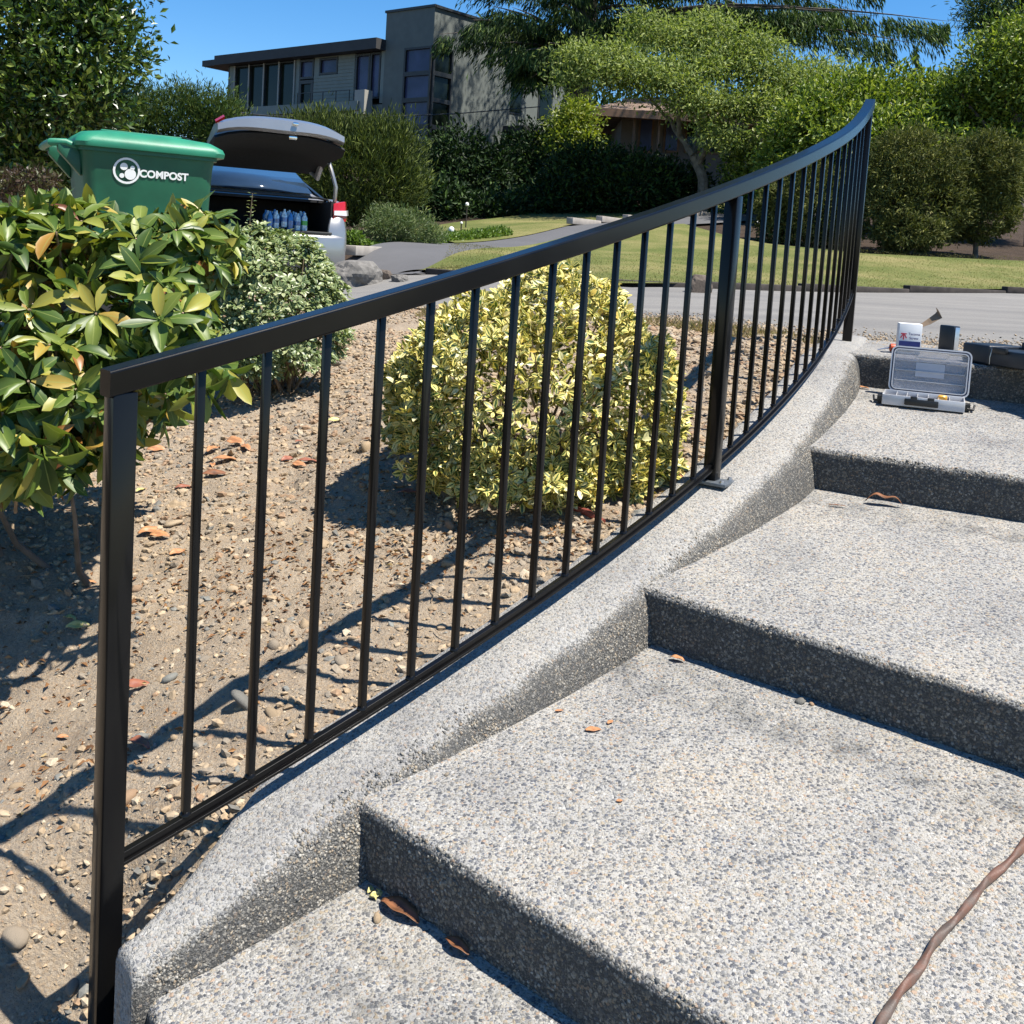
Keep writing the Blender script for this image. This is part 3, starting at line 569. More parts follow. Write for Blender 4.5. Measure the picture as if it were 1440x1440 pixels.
# ------------------------------------------------------------------ HOUSES
def quadbox(mb, O, U, V3, N3, u0, u1, z0, z1, n0, n1):
    """box in a facade frame: U along the wall, z up, N3 outward"""
    c = Vector(O)*0; vs = []
    for nn in (n0, n1):
        for z in (z0, z1):
            for u in (u0, u1): q = Vector((O[0], O[1], 0))+U*u+N3*nn; vs.append((q.x, q.y, z))
    mb.add(vs, [(0, 1, 3, 2), (4, 6, 7, 5), (0, 4, 5, 1), (2, 3, 7, 6), (0, 2, 6, 4), (1, 5, 7, 3)]); return mb
M['hwall'] = plain('grey_green_stucco', (.12, .135, .125), .85, var=.08, scale=3, bump=.3, bscale=30)
M['hsiding'] = plain('grey_lap_siding', (.18, .205, .188), .8, var=.08, scale=4)
M['htrim'] = plain('dark_bronze_trim', (.022, .024, .026), .5, var=.1)
M['hlight'] = plain('pale_mullion', (.30, .29, .26), .7, var=.06)
M['hroof'] = plain('dark_roof_fascia', (.035, .035, .036), .7, var=.15, scale=2)
def glassmat(name, col, rough=.06, refl=.5):
    m, n, b = mat(name); tc = N(n, 'ShaderNodeTexCoord'); nz = N(n, 'ShaderNodeTexNoise', i_Scale=.9, i_Detail=4); n.links.new(tc.outputs['Object'], nz.inputs['Vector'])
    r = ramp(n, [(.35, tuple(c*.5 for c in col)), (.65, col)]); n.links.new(nz.outputs[0], r.inputs[0]); n.links.new(r.outputs[0], b.inputs['Base Color'])
    b.inputs['Roughness'].default_value = rough; b.inputs['Specular IOR Level'].default_value = refl; b.inputs['Coat Weight'].default_value = .08; return m
M['hglass'] = glassmat('dusk_window_glass', (.012, .018, .012), .12, .16); M['hglassblue'] = glassmat('blue_blind_window', (.06, .07, .15), .25, .25)
HO = at(612, 11, 42.0); HL = Vector((-.783, .622, 0)).normalized(); HR = Vector((.663, .748, 0)).normalized()
NL = Vector((-HL.y, HL.x, 0)); NL = NL if NL.y < 0 else -NL; NR = Vector((HR.y, -HR.x, 0)); NR = NR if NR.y < 0 else -NR
hz0 = 2.3
house = thing('modern_house', 'two storey modern grey house with dark flat roofs and a taller window tower', 'house', (HO.x, HO.y, hz0))
HP = Vector(house.location)
def hpart(name, m, fn, parent=None, bevel=0):
    mb = MB(); fn(mb); mb.v = [(a-HP.x, b-HP.y, c-HP.z) for a, b, c in mb.v]
    return mb.build(name, m, parent or house, bevel)
FL = lambda mb, u0, u1, z0, z1, n0=-.2, n1=0.0: quadbox(mb, HO, HL, None, NL, u0, u1, z0, z1, n0, n1)
FR = lambda mb, u0, u1, z0, z1, n0=-.2, n1=0.0: quadbox(mb, HO, HR, None, NR, u0, u1, z0, z1, n0, n1)
def tower(mb):      # tower volume as walls with the corner window cut by arrangement
    FL(mb, 1.62, 2.76, hz0, 9.43); FL(mb, -.0, 1.62, 7.92, 9.43); FL(mb, 0, 1.62, hz0, 3.3)
    FR(mb, 1.2, 4.75, hz0, 9.40); FR(mb, 0, 1.2, 7.92, 9.40); FR(mb, 0, 1.2, hz0, 3.3)
    FL(mb, 2.56, 2.76, 7.9, 9.42, -4.6, -.2)
hpart('tower_wall', M['hwall'], tower)
hpart('tower_coping', M['htrim'], lambda mb: (FL(mb, -.05, 2.8, 9.43, 9.53, -4.6, .06), FR(mb, .0, 4.8, 9.41, 9.51, -.2, .08)))
hpart('tower_core', M['htrim'], lambda mb: FL(mb, .3, 2.5, hz0, 9.3, -4.2, -.5))
def win(frames, F_, u0, u1, z0, z1, m='hglass', fr=.09, n=-.08):
    o = hpart('window', M['htrim'], lambda mb: (F_(mb, u0, u0+fr, z0, z1, n-.05, .02), F_(mb, u1-fr, u1, z0, z1, n-.05, .02), F_(mb, u0+fr, u1-fr, z1-fr, z1, n-.05, .02), F_(mb, u0+fr, u1-fr, z0, z0+fr, n-.05, .02)))
    hpart('pane', M[m], lambda mb: F_(mb, u0+fr, u1-fr, z0+fr, z1-fr, n-.03, n), o)
for z0, z1, ml in ((6.86, 7.92, 'hglassblue'), (5.80, 6.86, 'hglassblue'), (4.72, 5.80, 'hglassblue'), (3.3, 4.72, 'hglassblue')):
    win(1, FL, .06, 1.60, z0, z1, ml); win(1, FR, .06, 1.18, z0, z1, 'hglass')
# left wing
def wing(mb):
    FL(mb, 2.76, 2.95, 5.75, 7.9); FL(mb, 4.55, 5.62, 5.75, 7.9); FL(mb, 5.62, 6.88, 5.75, 7.1); FL(mb, 5.62, 6.88, 7.86, 7.9); FL(mb, 6.88, 7.2, 5.75, 7.9); FL(mb, 8.2, 8.5, 5.75, 7.9)
    FL(mb, 12.95, 13.4, 5.0, 7.9); FL(mb, 2.76, 13.4, hz0, 5.7, -.25, 0); FL(mb, 13.2, 13.4, hz0, 7.9, -5, -.2)
hpart('wing_wall', M['hsiding'], wing)
for k in range(14): hpart('siding_board', M['hsiding'], lambda mb: FL(mb, 4.56, 7.19 if k < 9 else 5.61, 5.78+k*.15, 5.90+k*.15, 0, .018))
hpart('wing_core', M['htrim'], lambda mb: FL(mb, 2.9, 13.1, 4.9, 7.8, -4.5, -.6))
hpart('roof', M['hroof'], lambda mb: FL(mb, 2.72, 13.9, 7.9, 8.34, -5, .55)); hpart('roof', M['hroof'], lambda mb: FL(mb, 13.9, 14.95, 7.9, 8.18, -5, .5))
hpart('roof_hatch', M['htrim'], lambda mb: FL(mb, 4.4, 7.1, 8.34, 8.48, -3.5, -1.5))
for i in range(4): win(1, FL, 8.5+i*1.11, 9.6+i*1.11, 5.8, 7.86, 'hglass', .05)
for i in range(5): hpart('mullion', M['hlight'], lambda mb: FL(mb, 8.46+i*1.11, 8.54+i*1.11, 5.8, 7.88, 0.03, .07))
win(1, FL, 7.22, 8.2, 5.8, 6.95, 'hglass', .16); win(1, FL, 7.22, 8.2, 7.0, 7.86, 'hglassblue', .1)
win(1, FL, 5.65, 6.86, 7.12, 7.85, 'hglassblue'); win(1, FL, 3.6, 4.52, 5.85, 7.87, 'hglassblue', .1); win(1, FL, 2.97, 3.58, 5.95, 7.87, 'hglassblue', .08)
hpart('balcony', M['hsiding'], lambda mb: FL(mb, 3.3, 10.5, 5.35, 5.74, .15, .9))
bal = hpart('balcony_rail', M['htrim'], lambda mb: FL(mb, 3.9, 7.3, 6.2, 6.23, .8, .83))
for k in range(5): hpart('rail_post', M['htrim'], lambda mb: FL(mb, 3.9+k*.84, 3.93+k*.84, 5.74, 6.2, .8, .83), bal)
hpart('chimney_box', M['hlight'], lambda mb: FL(mb, 3.0, 3.6, 5.2, 6.2, .35, .8))
hpart('downpipe', M['htrim'], lambda mb: FL(mb, 13.42, 13.5, hz0, 7.9, -.1, .0))
# right wing behind the cedar
hpart('right_wing_wall', M['hwall'], lambda mb: (FR(mb, 4.8, 9.6, hz0, 8.0, -.9, -.5)))
def rwin(u0, u1, z0, z1):
    o = hpart('window', M['htrim'], lambda mb: FR(mb, u0, u1, z0, z1, -.5, -.47)); hpart('pane', M['hglass'], lambda mb: FR(mb, u0+.08, u1-.08, z0+.08, z1-.08, -.47, -.45), o)
rwin(4.95, 6.1, 6.0, 7.7); rwin(7.2, 8.2, 6.0, 7.6)
hpart('porch_roof', M['hroof'], lambda mb: FR(mb, 4.4, 9.8, 5.05, 5.3, -.5, 1.2))
# garage-like low roof at the far left of the house
sh = thing('garage', 'low dark flat roofed garage beyond the open car boot', 'garage', (at(290, 165, 40).x, 40, 2.0)); SP = Vector(sh.location)
a_ = at(278, 158, 40); b_ = at(330, 158, 40); mb = MB(); mb.box(((a_.x+b_.x)/2-SP.x, 1.5, a_.z-SP.z), (b_.x-a_.x+.6, 4, .22)); mb.build('roof', M['hroof'], sh)
mb = MB(); mb.box(((a_.x+b_.x)/2-SP.x, 1.5, (a_.z-SP.z-.11)/2), (b_.x-a_.x, 3.4, a_.z-SP.z-.11)); mb.build('wall', M['hglassblue'], sh)

# second house: brown shake roof on timber posts
D2 = 33.0; g2 = 1.9
h2 = thing('timber_house', 'low brown timber house with a shake roof seen through the light green tree', 'house', (at(960, 200, D2).x, D2, g2)); H2 = Vector(h2.location)
M['shake'] = plain('cedar_shake', (.20, .14, .105), .9, var=.3, scale=6, bump=1, bscale=12); M['timber'] = plain('brown_timber', (.16, .09, .05), .75, var=.25, scale=5)
M['plaster'] = plain('shaded_render', (.12, .10, .085), .8)
def b2(name, m, x0, x1, y0, y1, d0, d1, parent=None):
    a, b = at(x0, y1, D2+d0), at(x1, y0, D2+d0); mb = MB(); mb.box(((a.x+b.x)/2-H2.x, (d0+d1)/2, (a.z+b.z)/2-H2.z), (abs(b.x-a.x), d1-d0, abs(b.z-a.z))); return mb.build(name, m, parent or h2)
b2('wall', M['plaster'], 868, 1098, 152, 262, 1.4, 5)
e0, e1 = at(828, 152, D2-.6), at(1112, 160, D2-.6); r0, r1 = at(905, 116, D2+3), at(1062, 122, D2+3); th = .16
zt = e0.z; vs = [(e0.x, e0.y, zt), (e1.x, e1.y, zt), (e1.x, e1.y+6.6, zt), (e0.x, e0.y+6.6, zt), (r0.x, r0.y, zt+1.0), (r1.x, r1.y, zt+1.0)]
mb = MB(); mb.add([(x-H2.x, y-H2.y, z-H2.z) for x, y, z in vs], [(0, 1, 5, 4), (1, 2, 5), (2, 3, 4, 5), (3, 0, 4), (0, 3, 2, 1)]); roof2 = mb.build('roof', M['shake'], h2)
mb = MB(); mb.box(((e0.x+e1.x)/2-H2.x, e0.y-.02-H2.y, zt-.1-H2.z), (e1.x-e0.x, .14, .24)); mb.build('fascia', M['timber'], h2)
for px in (838, 890, 925, 1024, 1060, 1076): b2('post', M['timber'], px-5, px+5, 158, 262, -.1, .15)
for x0, x1 in ((896, 921), (932, 958), (962, 1016), (1030, 1056)):
    o = b2('window', M['timber'], x0, x1, 162, 214, 1.34, 1.4); b2('pane', M['hglassblue'] if x0 != 962 else M['hglass'], x0+3, x1-3, 165, 211, 1.30, 1.34, o)

# overhead line
mb = MB(); pts = []
for px, py, y in ((150, 128, 26), (200, 142, 27), (290, 154, 29), (380, 163, 31), (480, 166, 33), (640, 160, 36), (760, 150, 39)): pts.append(at(px, py, y))
mb.tube(pts, .018, 6); tag(mb.build('overhead_cable', M['htrim']), 'thin black overhead cable sagging in front of the modern house', 'cable')

# ------------------------------------------------------------------ CAR
CX, CY_ = at(398, 300, 12.0).x, 11.5
carz = -.60
car = thing('parked_car', 'silver hatchback parked with its boot lid raised open', 'car', (CX, CY_, carz), math.radians(25))
def paint(name, col):
    m, n, b = mat(name); b.inputs['Base Color'].default_value = (*col, 1); b.inputs['Metallic'].default_value = .65; b.inputs['Roughness'].default_value = .34; b.inputs['Coat Weight'].default_value = .8; b.inputs['Coat Roughness'].default_value = .05
    tc = N(n, 'ShaderNodeTexCoord'); nz = N(n, 'ShaderNodeTexNoise', i_Scale=3.0, i_Detail=6); n.links.new(tc.outputs['Object'], nz.inputs['Vector']); r = ramp(n, [(.3, tuple(c*.88 for c in col)), (.7, col)]); n.links.new(nz.outputs[0], r.inputs[0]); n.links.new(r.outputs[0], b.inputs['Base Color']); return m
M['silver'] = paint('silver_paint', (.36, .355, .35)); M['lining'] = plain('dark_boot_lining', (.012, .012, .013), .9, var=.2); M['rubber'] = plain('black_rubber', (.018, .018, .018), .6)
M['carglass'] = glassmat('tinted_car_glass', (.03, .055, .10), .04, .9); M['red'] = plain('red_tail_lens', (.38, .012, .012), .15, var=.1, coat=.6); M['clearlens'] = plain('clear_tail_lens', (.62, .60, .60), .12, var=.1, coat=.6); M['chrome'] = plain('chrome', (.7, .7, .7), .12, 1, var=.03)
def crow(y, hw, zs, inset=(0, 0, 0, 0)):
    return [(-hw+inset[i], y, z) for i, z in enumerate(zs)]+[(hw-inset[i], y, z) for i, z in reversed(list(enumerate(zs)))]
# body shell: local y=0 at the rear bumper, car points to +y
def shell():
    mb = MB(); secs = [(.0, .80, .32, .66), (.05, .88, .27, .86), (.22, .915, .24, 1.01), (.6, .925, .24, 1.02), (1.6, .925, .24, .97), (2.8, .925, .24, .94), (3.6, .90, .24, .86), (4.3, .80, .26, .72), (4.55, .55, .34, .60)]
    for sgn in (-1, 1):
        rings = []
        for y, hw, z0, z1 in secs:
            t = .34 if y < .7 else .10
            rings.append([(sgn*(hw-.10), y, z0), (sgn*hw, y, z0+.10), (sgn*(hw+.005), y, z0+(z1-z0)*.55), (sgn*(hw-.03), y, z1-.05), (sgn*(hw-.09), y, z1), (sgn*(hw-.20), y, z1-.01), (sgn*(hw-.22), y, z1-.06), (sgn*(hw-.16), y, z0+.1)])
        mb.sweep(rings, True, True, True)
    return mb
b = shell().build('body', M['silver'], car, sub=1)
mb = MB(); mb.sweep([[( -.90, .20, .27), (-.90, .20, .62), (.90, .20, .62), (.90, .20, .27)], [(-.86, .04, .27), (-.86, .04, .63), (.86, .04, .63), (.86, .04, .27)], [(-.66, -.06, .29), (-.66, -.06, .62), (.66, -.06, .62), (.66, -.06, .29)]], True, True, True); mb.build('rear_bumper', M['silver'], car, bevel=.035, seg=3)
mb = MB(); mb.box((0, -.045, .25), (1.42, .14, .13)); mb.build('bumper_valance', M['rubber'], car, bevel=.02); 
for x in (.60, -.60):
    mb = MB(); mb.tube([(x, .1, .22), (x, -.13, .22)], .042, 14); t_ = mb.build('exhaust_tip', M['chrome'], car); mb = MB(); mb.tube([(x, -.128, .22), (x, -.134, .22)], .034, 12); mb.build('exhaust_bore', M['lining'], t_)
mb = MB(); mb.box((0, .62, .60), (1.46, 1.1, .04)); mb.box((0, 1.12, .82), (1.46, .06, .46)); mb.box((-.70, .60, .80), (.05, 1.06, .42)); mb.box((.70, .60, .80), (.05, 1.06, .42)); mb.box((0, .78, 1.015), (1.44, .62, .03)); mb.build('boot_lining', M['lining'], car)
mb = MB(); mb.box((0, .055, .645), (1.36, .14, .03)); mb.build('sill_plate', M['rubber'], car, bevel=.01)
mb = MB(); mb.tube([(-.72, .12, .66), (-.735, .16, .86), (-.70, .30, 1.03), (-.62, .48, 1.055), (.62, .48, 1.055), (.70, .30, 1.03), (.735, .16, .86), (.72, .12, .66)], .014, 6); mb.build('boot_seal', M['rubber'], car)
# cabin
mb = MB(); W = lambda y, hw, z: [(-hw, y, z), (hw, y, z)]
rings = [[(-.80, .60, 1.0), (-.62, .74, 1.10), (.62, .74, 1.10), (.80, .60, 1.0)], [(-.77, 1.0, 1.0), (-.58, 1.15, 1.27), (.58, 1.15, 1.27), (.77, 1.0, 1.0)], [(-.76, 1.5, 1.0), (-.56, 1.6, 1.42), (.56, 1.6, 1.42), (.76, 1.5, 1.0)], [(-.76, 2.5, 1.0), (-.55, 2.5, 1.45), (.55, 2.5, 1.45), (.76, 2.5, 1.0)], [(-.76, 3.0, .95), (-.56, 2.9, 1.38), (.56, 2.9, 1.38), (.76, 3.0, .95)], [(-.72, 3.7, .9), (-.6, 3.65, .95), (.6, 3.65, .95), (.72, 3.7, .9)]]
mb.sweep(rings, True, True, True); mb.build('roof', M['silver'], car)
mb = MB(); mb.sweep([[(-.60, .70, 1.105), (.60, .70, 1.105)], [(-.56, 1.13, 1.292), (.56, 1.13, 1.292)], [(-.53, 1.56, 1.43), (.53, 1.56, 1.43)]], False, False, True); g_ = mb.build('rear_window', M['carglass'], car); md = g_.modifiers.new('thick', 'SOLIDIFY'); md.thickness = .006; md.offset = 1
for s in (-1, 1):
    mb = MB(); mb.add([(s*.803, .72, 1.02), (s*.786, 1.1, 1.02), (s*.60, 1.22, 1.27), (s*.575, 1.62, 1.405), (s*.565, 2.85, 1.40), (s*.775, 3.0, 1.0)], [(0, 1, 2), (1, 5, 3, 2), (5, 4, 3)]); g_ = mb.build('side_window', M['carglass'], car)
    md = g_.modifiers.new('thick', 'SOLIDIFY'); md.thickness = .02; md.offset = 0
    mb = MB(); mb.sweep([[(s*.70, .055, .74), (s*.70, .055, .93), (s*.70, .10, .93), (s*.70, .10, .74)], [(s*.86, .085, .73), (s*.855, .13, .965), (s*.80, .2, .96), (s*.80, .2, .74)], [(s*.925, .26, .76), (s*.915, .30, .97), (s*.86, .34, .96), (s*.86, .32, .76)], [(s*.934, .50, .84), (s*.925, .52, .95), (s*.88, .5, .94), (s*.88, .5, .85)]], True, True, True)
    tl = mb.build('tail_light', M['red'], car, bevel=.008); tl.location.z = .06; mb = MB(); mb.sweep([[(s*.71, .045, .80), (s*.71, .045, .85), (s*.71, .06, .85), (s*.71, .06, .80)], [(s*.865, .075, .80), (s*.862, .085, .86), (s*.84, .12, .86), (s*.84, .12, .80)], [(s*.936, .26, .81), (s*.932, .27, .87), (s*.9, .3, .87), (s*.9, .3, .81)]], True, True, True); mb.build('lamp_band', M['clearlens'], tl)
    for y in (.95, 3.65):
        Rw = Matrix.Rotation(math.pi/2, 3, 'Y'); mb = MB(); mb.lathe([(.20, -.10), (.30, -.105), (.325, -.08), (.325, .08), (.30, .105), (.20, .10)], (s*.83, y, .325), 28, Rw); wh = mb.build('tyre', M['rubber'], car); mb = MB(); mb.lathe([(.05, .112), (.19, .10), (.215, .06), (.215, -.06), (.19, -.10), (.05, -.112)], (s*.83, y, .325), 18, Rw); mb.build('rim', M['chrome'], wh)
# boot lid: raised
lid = MB(); L0 = 1.60
rings = []
for x in np.linspace(-.68, .68, 15):
    e = abs(x)/.68; dz = -.10*e**3; dy = .05*e*e; k = .03*math.cos(x*3.0)
    rings.append([(x, .30+dy*2, L0+.08+dz), (x, -.10+dy, L0+.225+dz), (x, -.30+dy, L0+.25+dz*1.1), (x, -.40+dy, L0+.215+dz), (x, -.41+dy, L0+.14+dz-k), (x, -.36+dy, L0+.11+dz-k), (x, -.28+dy, L0+.14+dz), (x, .26+dy, L0+.03+dz)])
lid.sweep(rings, True, True, True); lo = lid.build('boot_lid', M['silver'], car)
mb = MB(); rings = []
for x in np.linspace(-.70, .70, 11):
    e = abs(x)/.70; dz = -.10*e**3
    rings.append([(x*.93, .60, L0-.22+dz*.2), (x, .30, L0+.0+dz), (x, -.26, L0+.10+dz), (x, -.33, L0+.07+dz), (x, -.24, L0-.0+dz), (x*.93, .28, L0-.06+dz), (x*.93, .56, L0-.27)])
mb.sweep(rings, True, True, True); mb.build('lid_lining', M['lining'], lo)
mb = MB(); mb.tube([(-.62, .34, L0+.0), (-.62, .52, L0-.14), (-.3, .60, L0-.17), (.3, .60, L0-.18), (.52, .56, L0-.22), (.60, .50, L0-.31), (.63, .36, L0-.10), (.66, .25, L0+.0)], [.03, .035, .03, .03, .035, .04, .035, .03], 8); mb.build('lid_rim', M['silver'], lo)
mb = MB(); mb.box((.12, -.425, L0+.19), (.06, .02, .035)); mb.build('lid_badge', M['chrome'], lo, bevel=.006)
mb = MB(); mb.box((.12, -.30, L0+.055), (.09, .05, .05)); mb.build('lid_latch', M['chrome'], lo, bevel=.008)
for s in (-1, 1):
    mb = MB(); mb.sweep([[(s*x0, y, z), (s*(x0+.10), y+.01, z), (s*(x0+.10), y+.06, z), (s*x0, y+.06, z)] for x0, y, z in ((.60, .03, .625), (.70, .04, .66), (.735, .07, .76), (.745, .14, .90), (.73, .26, 1.02), (.70, .42, 1.05))], True, True, True); mb.build('boot_jamb', M['silver'], car)
for s in (-1, 1):
    mb = MB(); mb.sweep([[(s*.61, -.25, L0+.225), (s*.61, -.33, L0+.20), (s*.61, -.33, L0+.17)], [(s*.69, -.20, L0+.17), (s*.69, -.27, L0+.145), (s*.69, -.265, L0+.12)]], True, True, True); mb.build('lid_lamp', M['red'], lo) if s < 0 else None
    mb = MB(); mb.tube([(s*.64, .30, L0-.02), (s*.68, .16, L0-.22), (s*.73, .10, L0-.42), (s*.735, .16, L0-.62), (s*.73, .30, .90)], [.022]*5, 8); mb.build('lid_hinge', M['silver'], lo)
# pack of bottles lying in the boot
pk = thing('water_bottle_pack', 'blue shrink wrapped pack of water bottles in the open car boot', 'bottle pack', tuple(car.matrix_basis @ Vector((.26, .22, .66))), car.rotation_euler.z)
M['blueplastic'] = plain('blue_wrap', (.03, .16, .42), .25, var=.5, scale=25, coat=.5); M['bottle'] = plain('clear_bottle', (.45, .62, .72), .1, var=.4, scale=40, coat=.6); M['greenlabel'] = plain('green_label', (.10, .42, .08), .4)
for i in range(6):
    for j in range(4):
        mb = MB(); c = (-.26+i*.078+random.uniform(-.01, .01), -.10+j*.075, random.uniform(-.01, .03)); mb.lathe([(.030, 0), (.033, .02), (.033, .14), (.012, .18), (.012, .20)], c, 8); bo = mb.build('bottle', M['bottle'] if (i+j) % 3 else M['blueplastic'], pk)
        mb = MB(); mb.lathe([(.0345, .06), (.0345, .11)], c, 8); mb.build('label', M['greenlabel'] if i == 5 else M['blueplastic'], bo)

# ------------------------------------------------------------------ COMPOST CART
CB = at(300, 300, 5.75); th = math.radians(30)
cart = thing('compost_cart', 'green wheeled compost cart with a closed domed lid', 'cart', (at(196, 260, 5.45).x, 5.45, at(190, 190, 5.45).z-1.02), th)
cart.scale = (.90, .90, .90)
def greenmat(name, c):
    m = plain(name, c, .46, var=.24, scale=5, bump=.2, bscale=900); return m
M['cart'] = greenmat('green_hdpe', (.010, .095, .048)); M['cartlid'] = greenmat('green_lid', (.015, .17, .095)); M['white'] = plain('white_print', (.75, .76, .74), .5, var=.03)
def rr(hx, hy, z, r, cx=0, n=5):
    out = []
    for sx, sy, a0 in ((1, 1, 0), (-1, 1, 90), (-1, -1, 180), (1, -1, 270)):
        for k in range(n): a = math.radians(a0+90*k/(n-1)); out.append((cx+sx*(hx-r)+r*math.cos(a), sy*(hy-r)+r*math.sin(a), z))
    return out
mb = MB(); mb.sweep([rr(.27, .25, .03, .05, .03), rr(.32, .29, .5, .06, .015), rr(.355, .325, .95, .07), rr(.362, .332, 1.0, .07), rr(.375, .345, 1.0, .07), rr(.375, .345, 1.035, .07), rr(.355, .325, 1.035, .06)], True, True, True); cb = mb.build('bin_body', M['cart'], cart)
mb = MB(); mb.sweep([rr(.40, .365, 1.022, .07, .01), rr(.405, .37, 1.045, .075, .01), rr(.395, .36, 1.07, .08, .01), rr(.35, .31, 1.105, .1, .0), rr(.24, .2, 1.125, .1, -.02), rr(.1, .08, 1.13, .05, -.04)], True, True, True); ld = mb.build('lid', M['cartlid'], cart)
for k in range(3): mb = MB(); mb.box((-.02, -.14+k*.14, 1.128), (.44, .035, .012)); mb.build('lid_rib', M['cartlid'], ld, bevel=.005)
mb = MB(); mb.tube([(-.36, -.24, 1.01), (-.43, -.25, 1.035), (-.50, -.24, 1.03), (-.505, 0, 1.03), (-.50, .24, 1.03), (-.43, .25, 1.035), (-.36, .24, 1.01)], .021, 10); mb.build('handle', M['cartlid'], cart)
for s in (-1, 1):
    mb = MB(); mb.sweep([[(-.35, s*.26, .86), (-.35, s*.26, 1.02), (-.35, s*.20, 1.02), (-.35, s*.20, .86)], [(-.47, s*.26, .99), (-.47, s*.26, 1.045), (-.47, s*.20, 1.045), (-.47, s*.20, .99)]]); mb.build('handle_bracket', M['cart'], cart, bevel=.008)
    Rw = Matrix.Rotation(math.pi/2, 3, 'X'); mb = MB(); mb.lathe([(.02, -.03), (.12, -.03), (.13, -.015), (.13, .015), (.12, .03), (.02, .03)], (-.27, s*.31, .13), 20, Rw); mb.build('wheel', M['rubber'], cart)
def textmesh(name, s, size, m, parent, mw, ext=.0012, bold=.0, font=None, space=1.0):
    cu = bpy.data.curves.new(name, 'FONT'); cu.body = s; cu.size = size; cu.extrude = ext; cu.align_x = 'CENTER'; cu.align_y = 'CENTER'; cu.offset = bold; cu.space_character = space
    t = bpy.data.objects.new('tmp', cu); COL.objects.link(t); dg = bpy.context.evaluated_depsgraph_get(); me = bpy.data.meshes.new_from_object(t.evaluated_get(dg)); bpy.data.objects.remove(t)
    me.materials.clear(); me.materials.append(m); me.name = name; o = link(name, me, parent); o.matrix_local = mw; return o
# side face of the cart towards the camera: local -y ; print plane leans with the body
tilt = math.atan2(.035, .45); FT = Matrix.Translation((.03, -.3212, .885)) @ Matrix.Rotation(math.pi/2+tilt, 4, 'X')
textmesh('compost_lettering', 'COMPOST', .056, M['white'], cart, FT @ Matrix.Translation((.045, .012, .002)), .0015, .0020, space=1.0)
mb = MB(); cl = []
def disc(mb, cx, cy, r0, r1, a0=0, a1=360, n=24, z=.003):
    vs = []; 
    for k in range(n+1):
        a = math.radians(a0+(a1-a0)*k/n); vs += [(cx+r0*math.cos(a), cy+r0*math.sin(a), z), (cx+r1*math.cos(a), cy+r1*math.sin(a), z)]
    mb.add(vs, [(2*k, 2*k+1, 2*k+3, 2*k+2) for k in range(n)])
disc(mb, 0, 0, .060, .072); disc(mb, -.015, .022, .0, .020, z=.0034); disc(mb, .020, -.018, .0, .030, z=.0034); disc(mb, -.024, -.028, .0, .013, z=.0034); disc(mb, .03, .018, .0, .012, z=.0034)
lg = mb.build('round_emblem', M['white'], cart); lg.matrix_local = FT @ Matrix.Translation((-.155, .022, .001))
mb = MB(); mb.add([(-.03, .03, 0), (.0, .045, 0), (.012, .02, 0), (-.012, .0, 0)], [(0, 1, 2, 3)]); 

# ------------------------------------------------------------------ VEGETATION
def B(px, py, y, rx, ry, rz=None):
    c = at(px, py, y); s = y/FPX; return (c.x, c.y, c.z, rx*s, (rz if rz else rx)*s, ry*s)
def lump(d, sd, amp):
    return 1+amp*(np.sin(d@np.array([3.1, 4.7, 2.3])+sd)+np.sin(d@np.array([-5.3, 2.9, 6.1])+sd*1.7)+.7*np.sin(d@np.array([8.3, -7.1, 5.2])+sd*2.3))/2
def crown_pts(blobs, n, clump=0, cs=.12, shell=.55, low=-1.0):
    bl = np.array(blobs); w_ = (bl[:, 3]*bl[:, 5]+bl[:, 3]*bl[:, 4]); w_ /= w_.sum(); k = clump or n
    b = bl[RNG.choice(len(bl), k, p=w_)]; d = norm(RNG.normal(size=(k, 3))); d[:, 2] = np.where(d[:, 2] < low, -d[:, 2], d[:, 2]); r = (1-RNG.random(k)**1.6*shell)*lump(d, b[:, 0]*7+b[:, 2]*3, .16)
    P = b[:, :3]+d*b[:, 3:6]*r[:, None]; O = norm(d/b[:, 3:6])
    if clump:
        i = RNG.integers(0, k, n); P = P[i]+RNG.normal(size=(n, 3))*cs*np.array([1, 1, .7]); O = O[i]
    return P, O
T_far = leaf_template('far', .42); T_thin = leaf_template('far', .16, .05); T_round = leaf_template('far', .62, .1)
def foliage(name, blobs, n, size, m, parent, tm=T_far, clump=0, cs=.12, shell=.55, up=.3, out=.8, rnd=.7, low=-1.0, kind=None, box=None):
    P, O = crown_pts(blobs, n, clump, cs, shell, low); D = O*out+RNG.normal(size=(n, 3))*rnd+[0, 0, up]
    Nn = O+RNG.normal(size=(n, 3))*.55+[0, 0, .5]
    V, F, L = cloud(P-np.array(parent.location), D, RNG.uniform(.65, 1.25, n)*size, tm, Nn); o = link(name, fastmesh(name, V, F, L, m), parent)
    if kind: o['kind'] = kind
    return o
def limb(parent, paths, m, name='trunk'):
    off = Vector(parent.location)
    for nm, pts, r0, r1 in paths:
        P = [Vector(p) for p in pts]; Q = []; 
        for i in range(len(P)-1):
            for t in (0, .33, .66): Q.append(P[i].lerp(P[i+1], t)+Vector([random.uniform(-1, 1)*r0*.35 for _ in range(3)])*(1 if i+t > 0 else 0))
        Q.append(P[-1]); rs = np.linspace(r0, r1, len(Q)); mb = MB(); mb.tube([q-off for q in Q], list(rs), 8); mb.build(nm, m, parent)
F_ = lambda *s: s
M['f_camellia'] = leafmat('camellia_leaves', [(0, (.012, .032, .004)), (.5, (.032, .07, .008)), (.8, (.08, .13, .016)), (1, (.22, .27, .06))], .34, .2, .45)
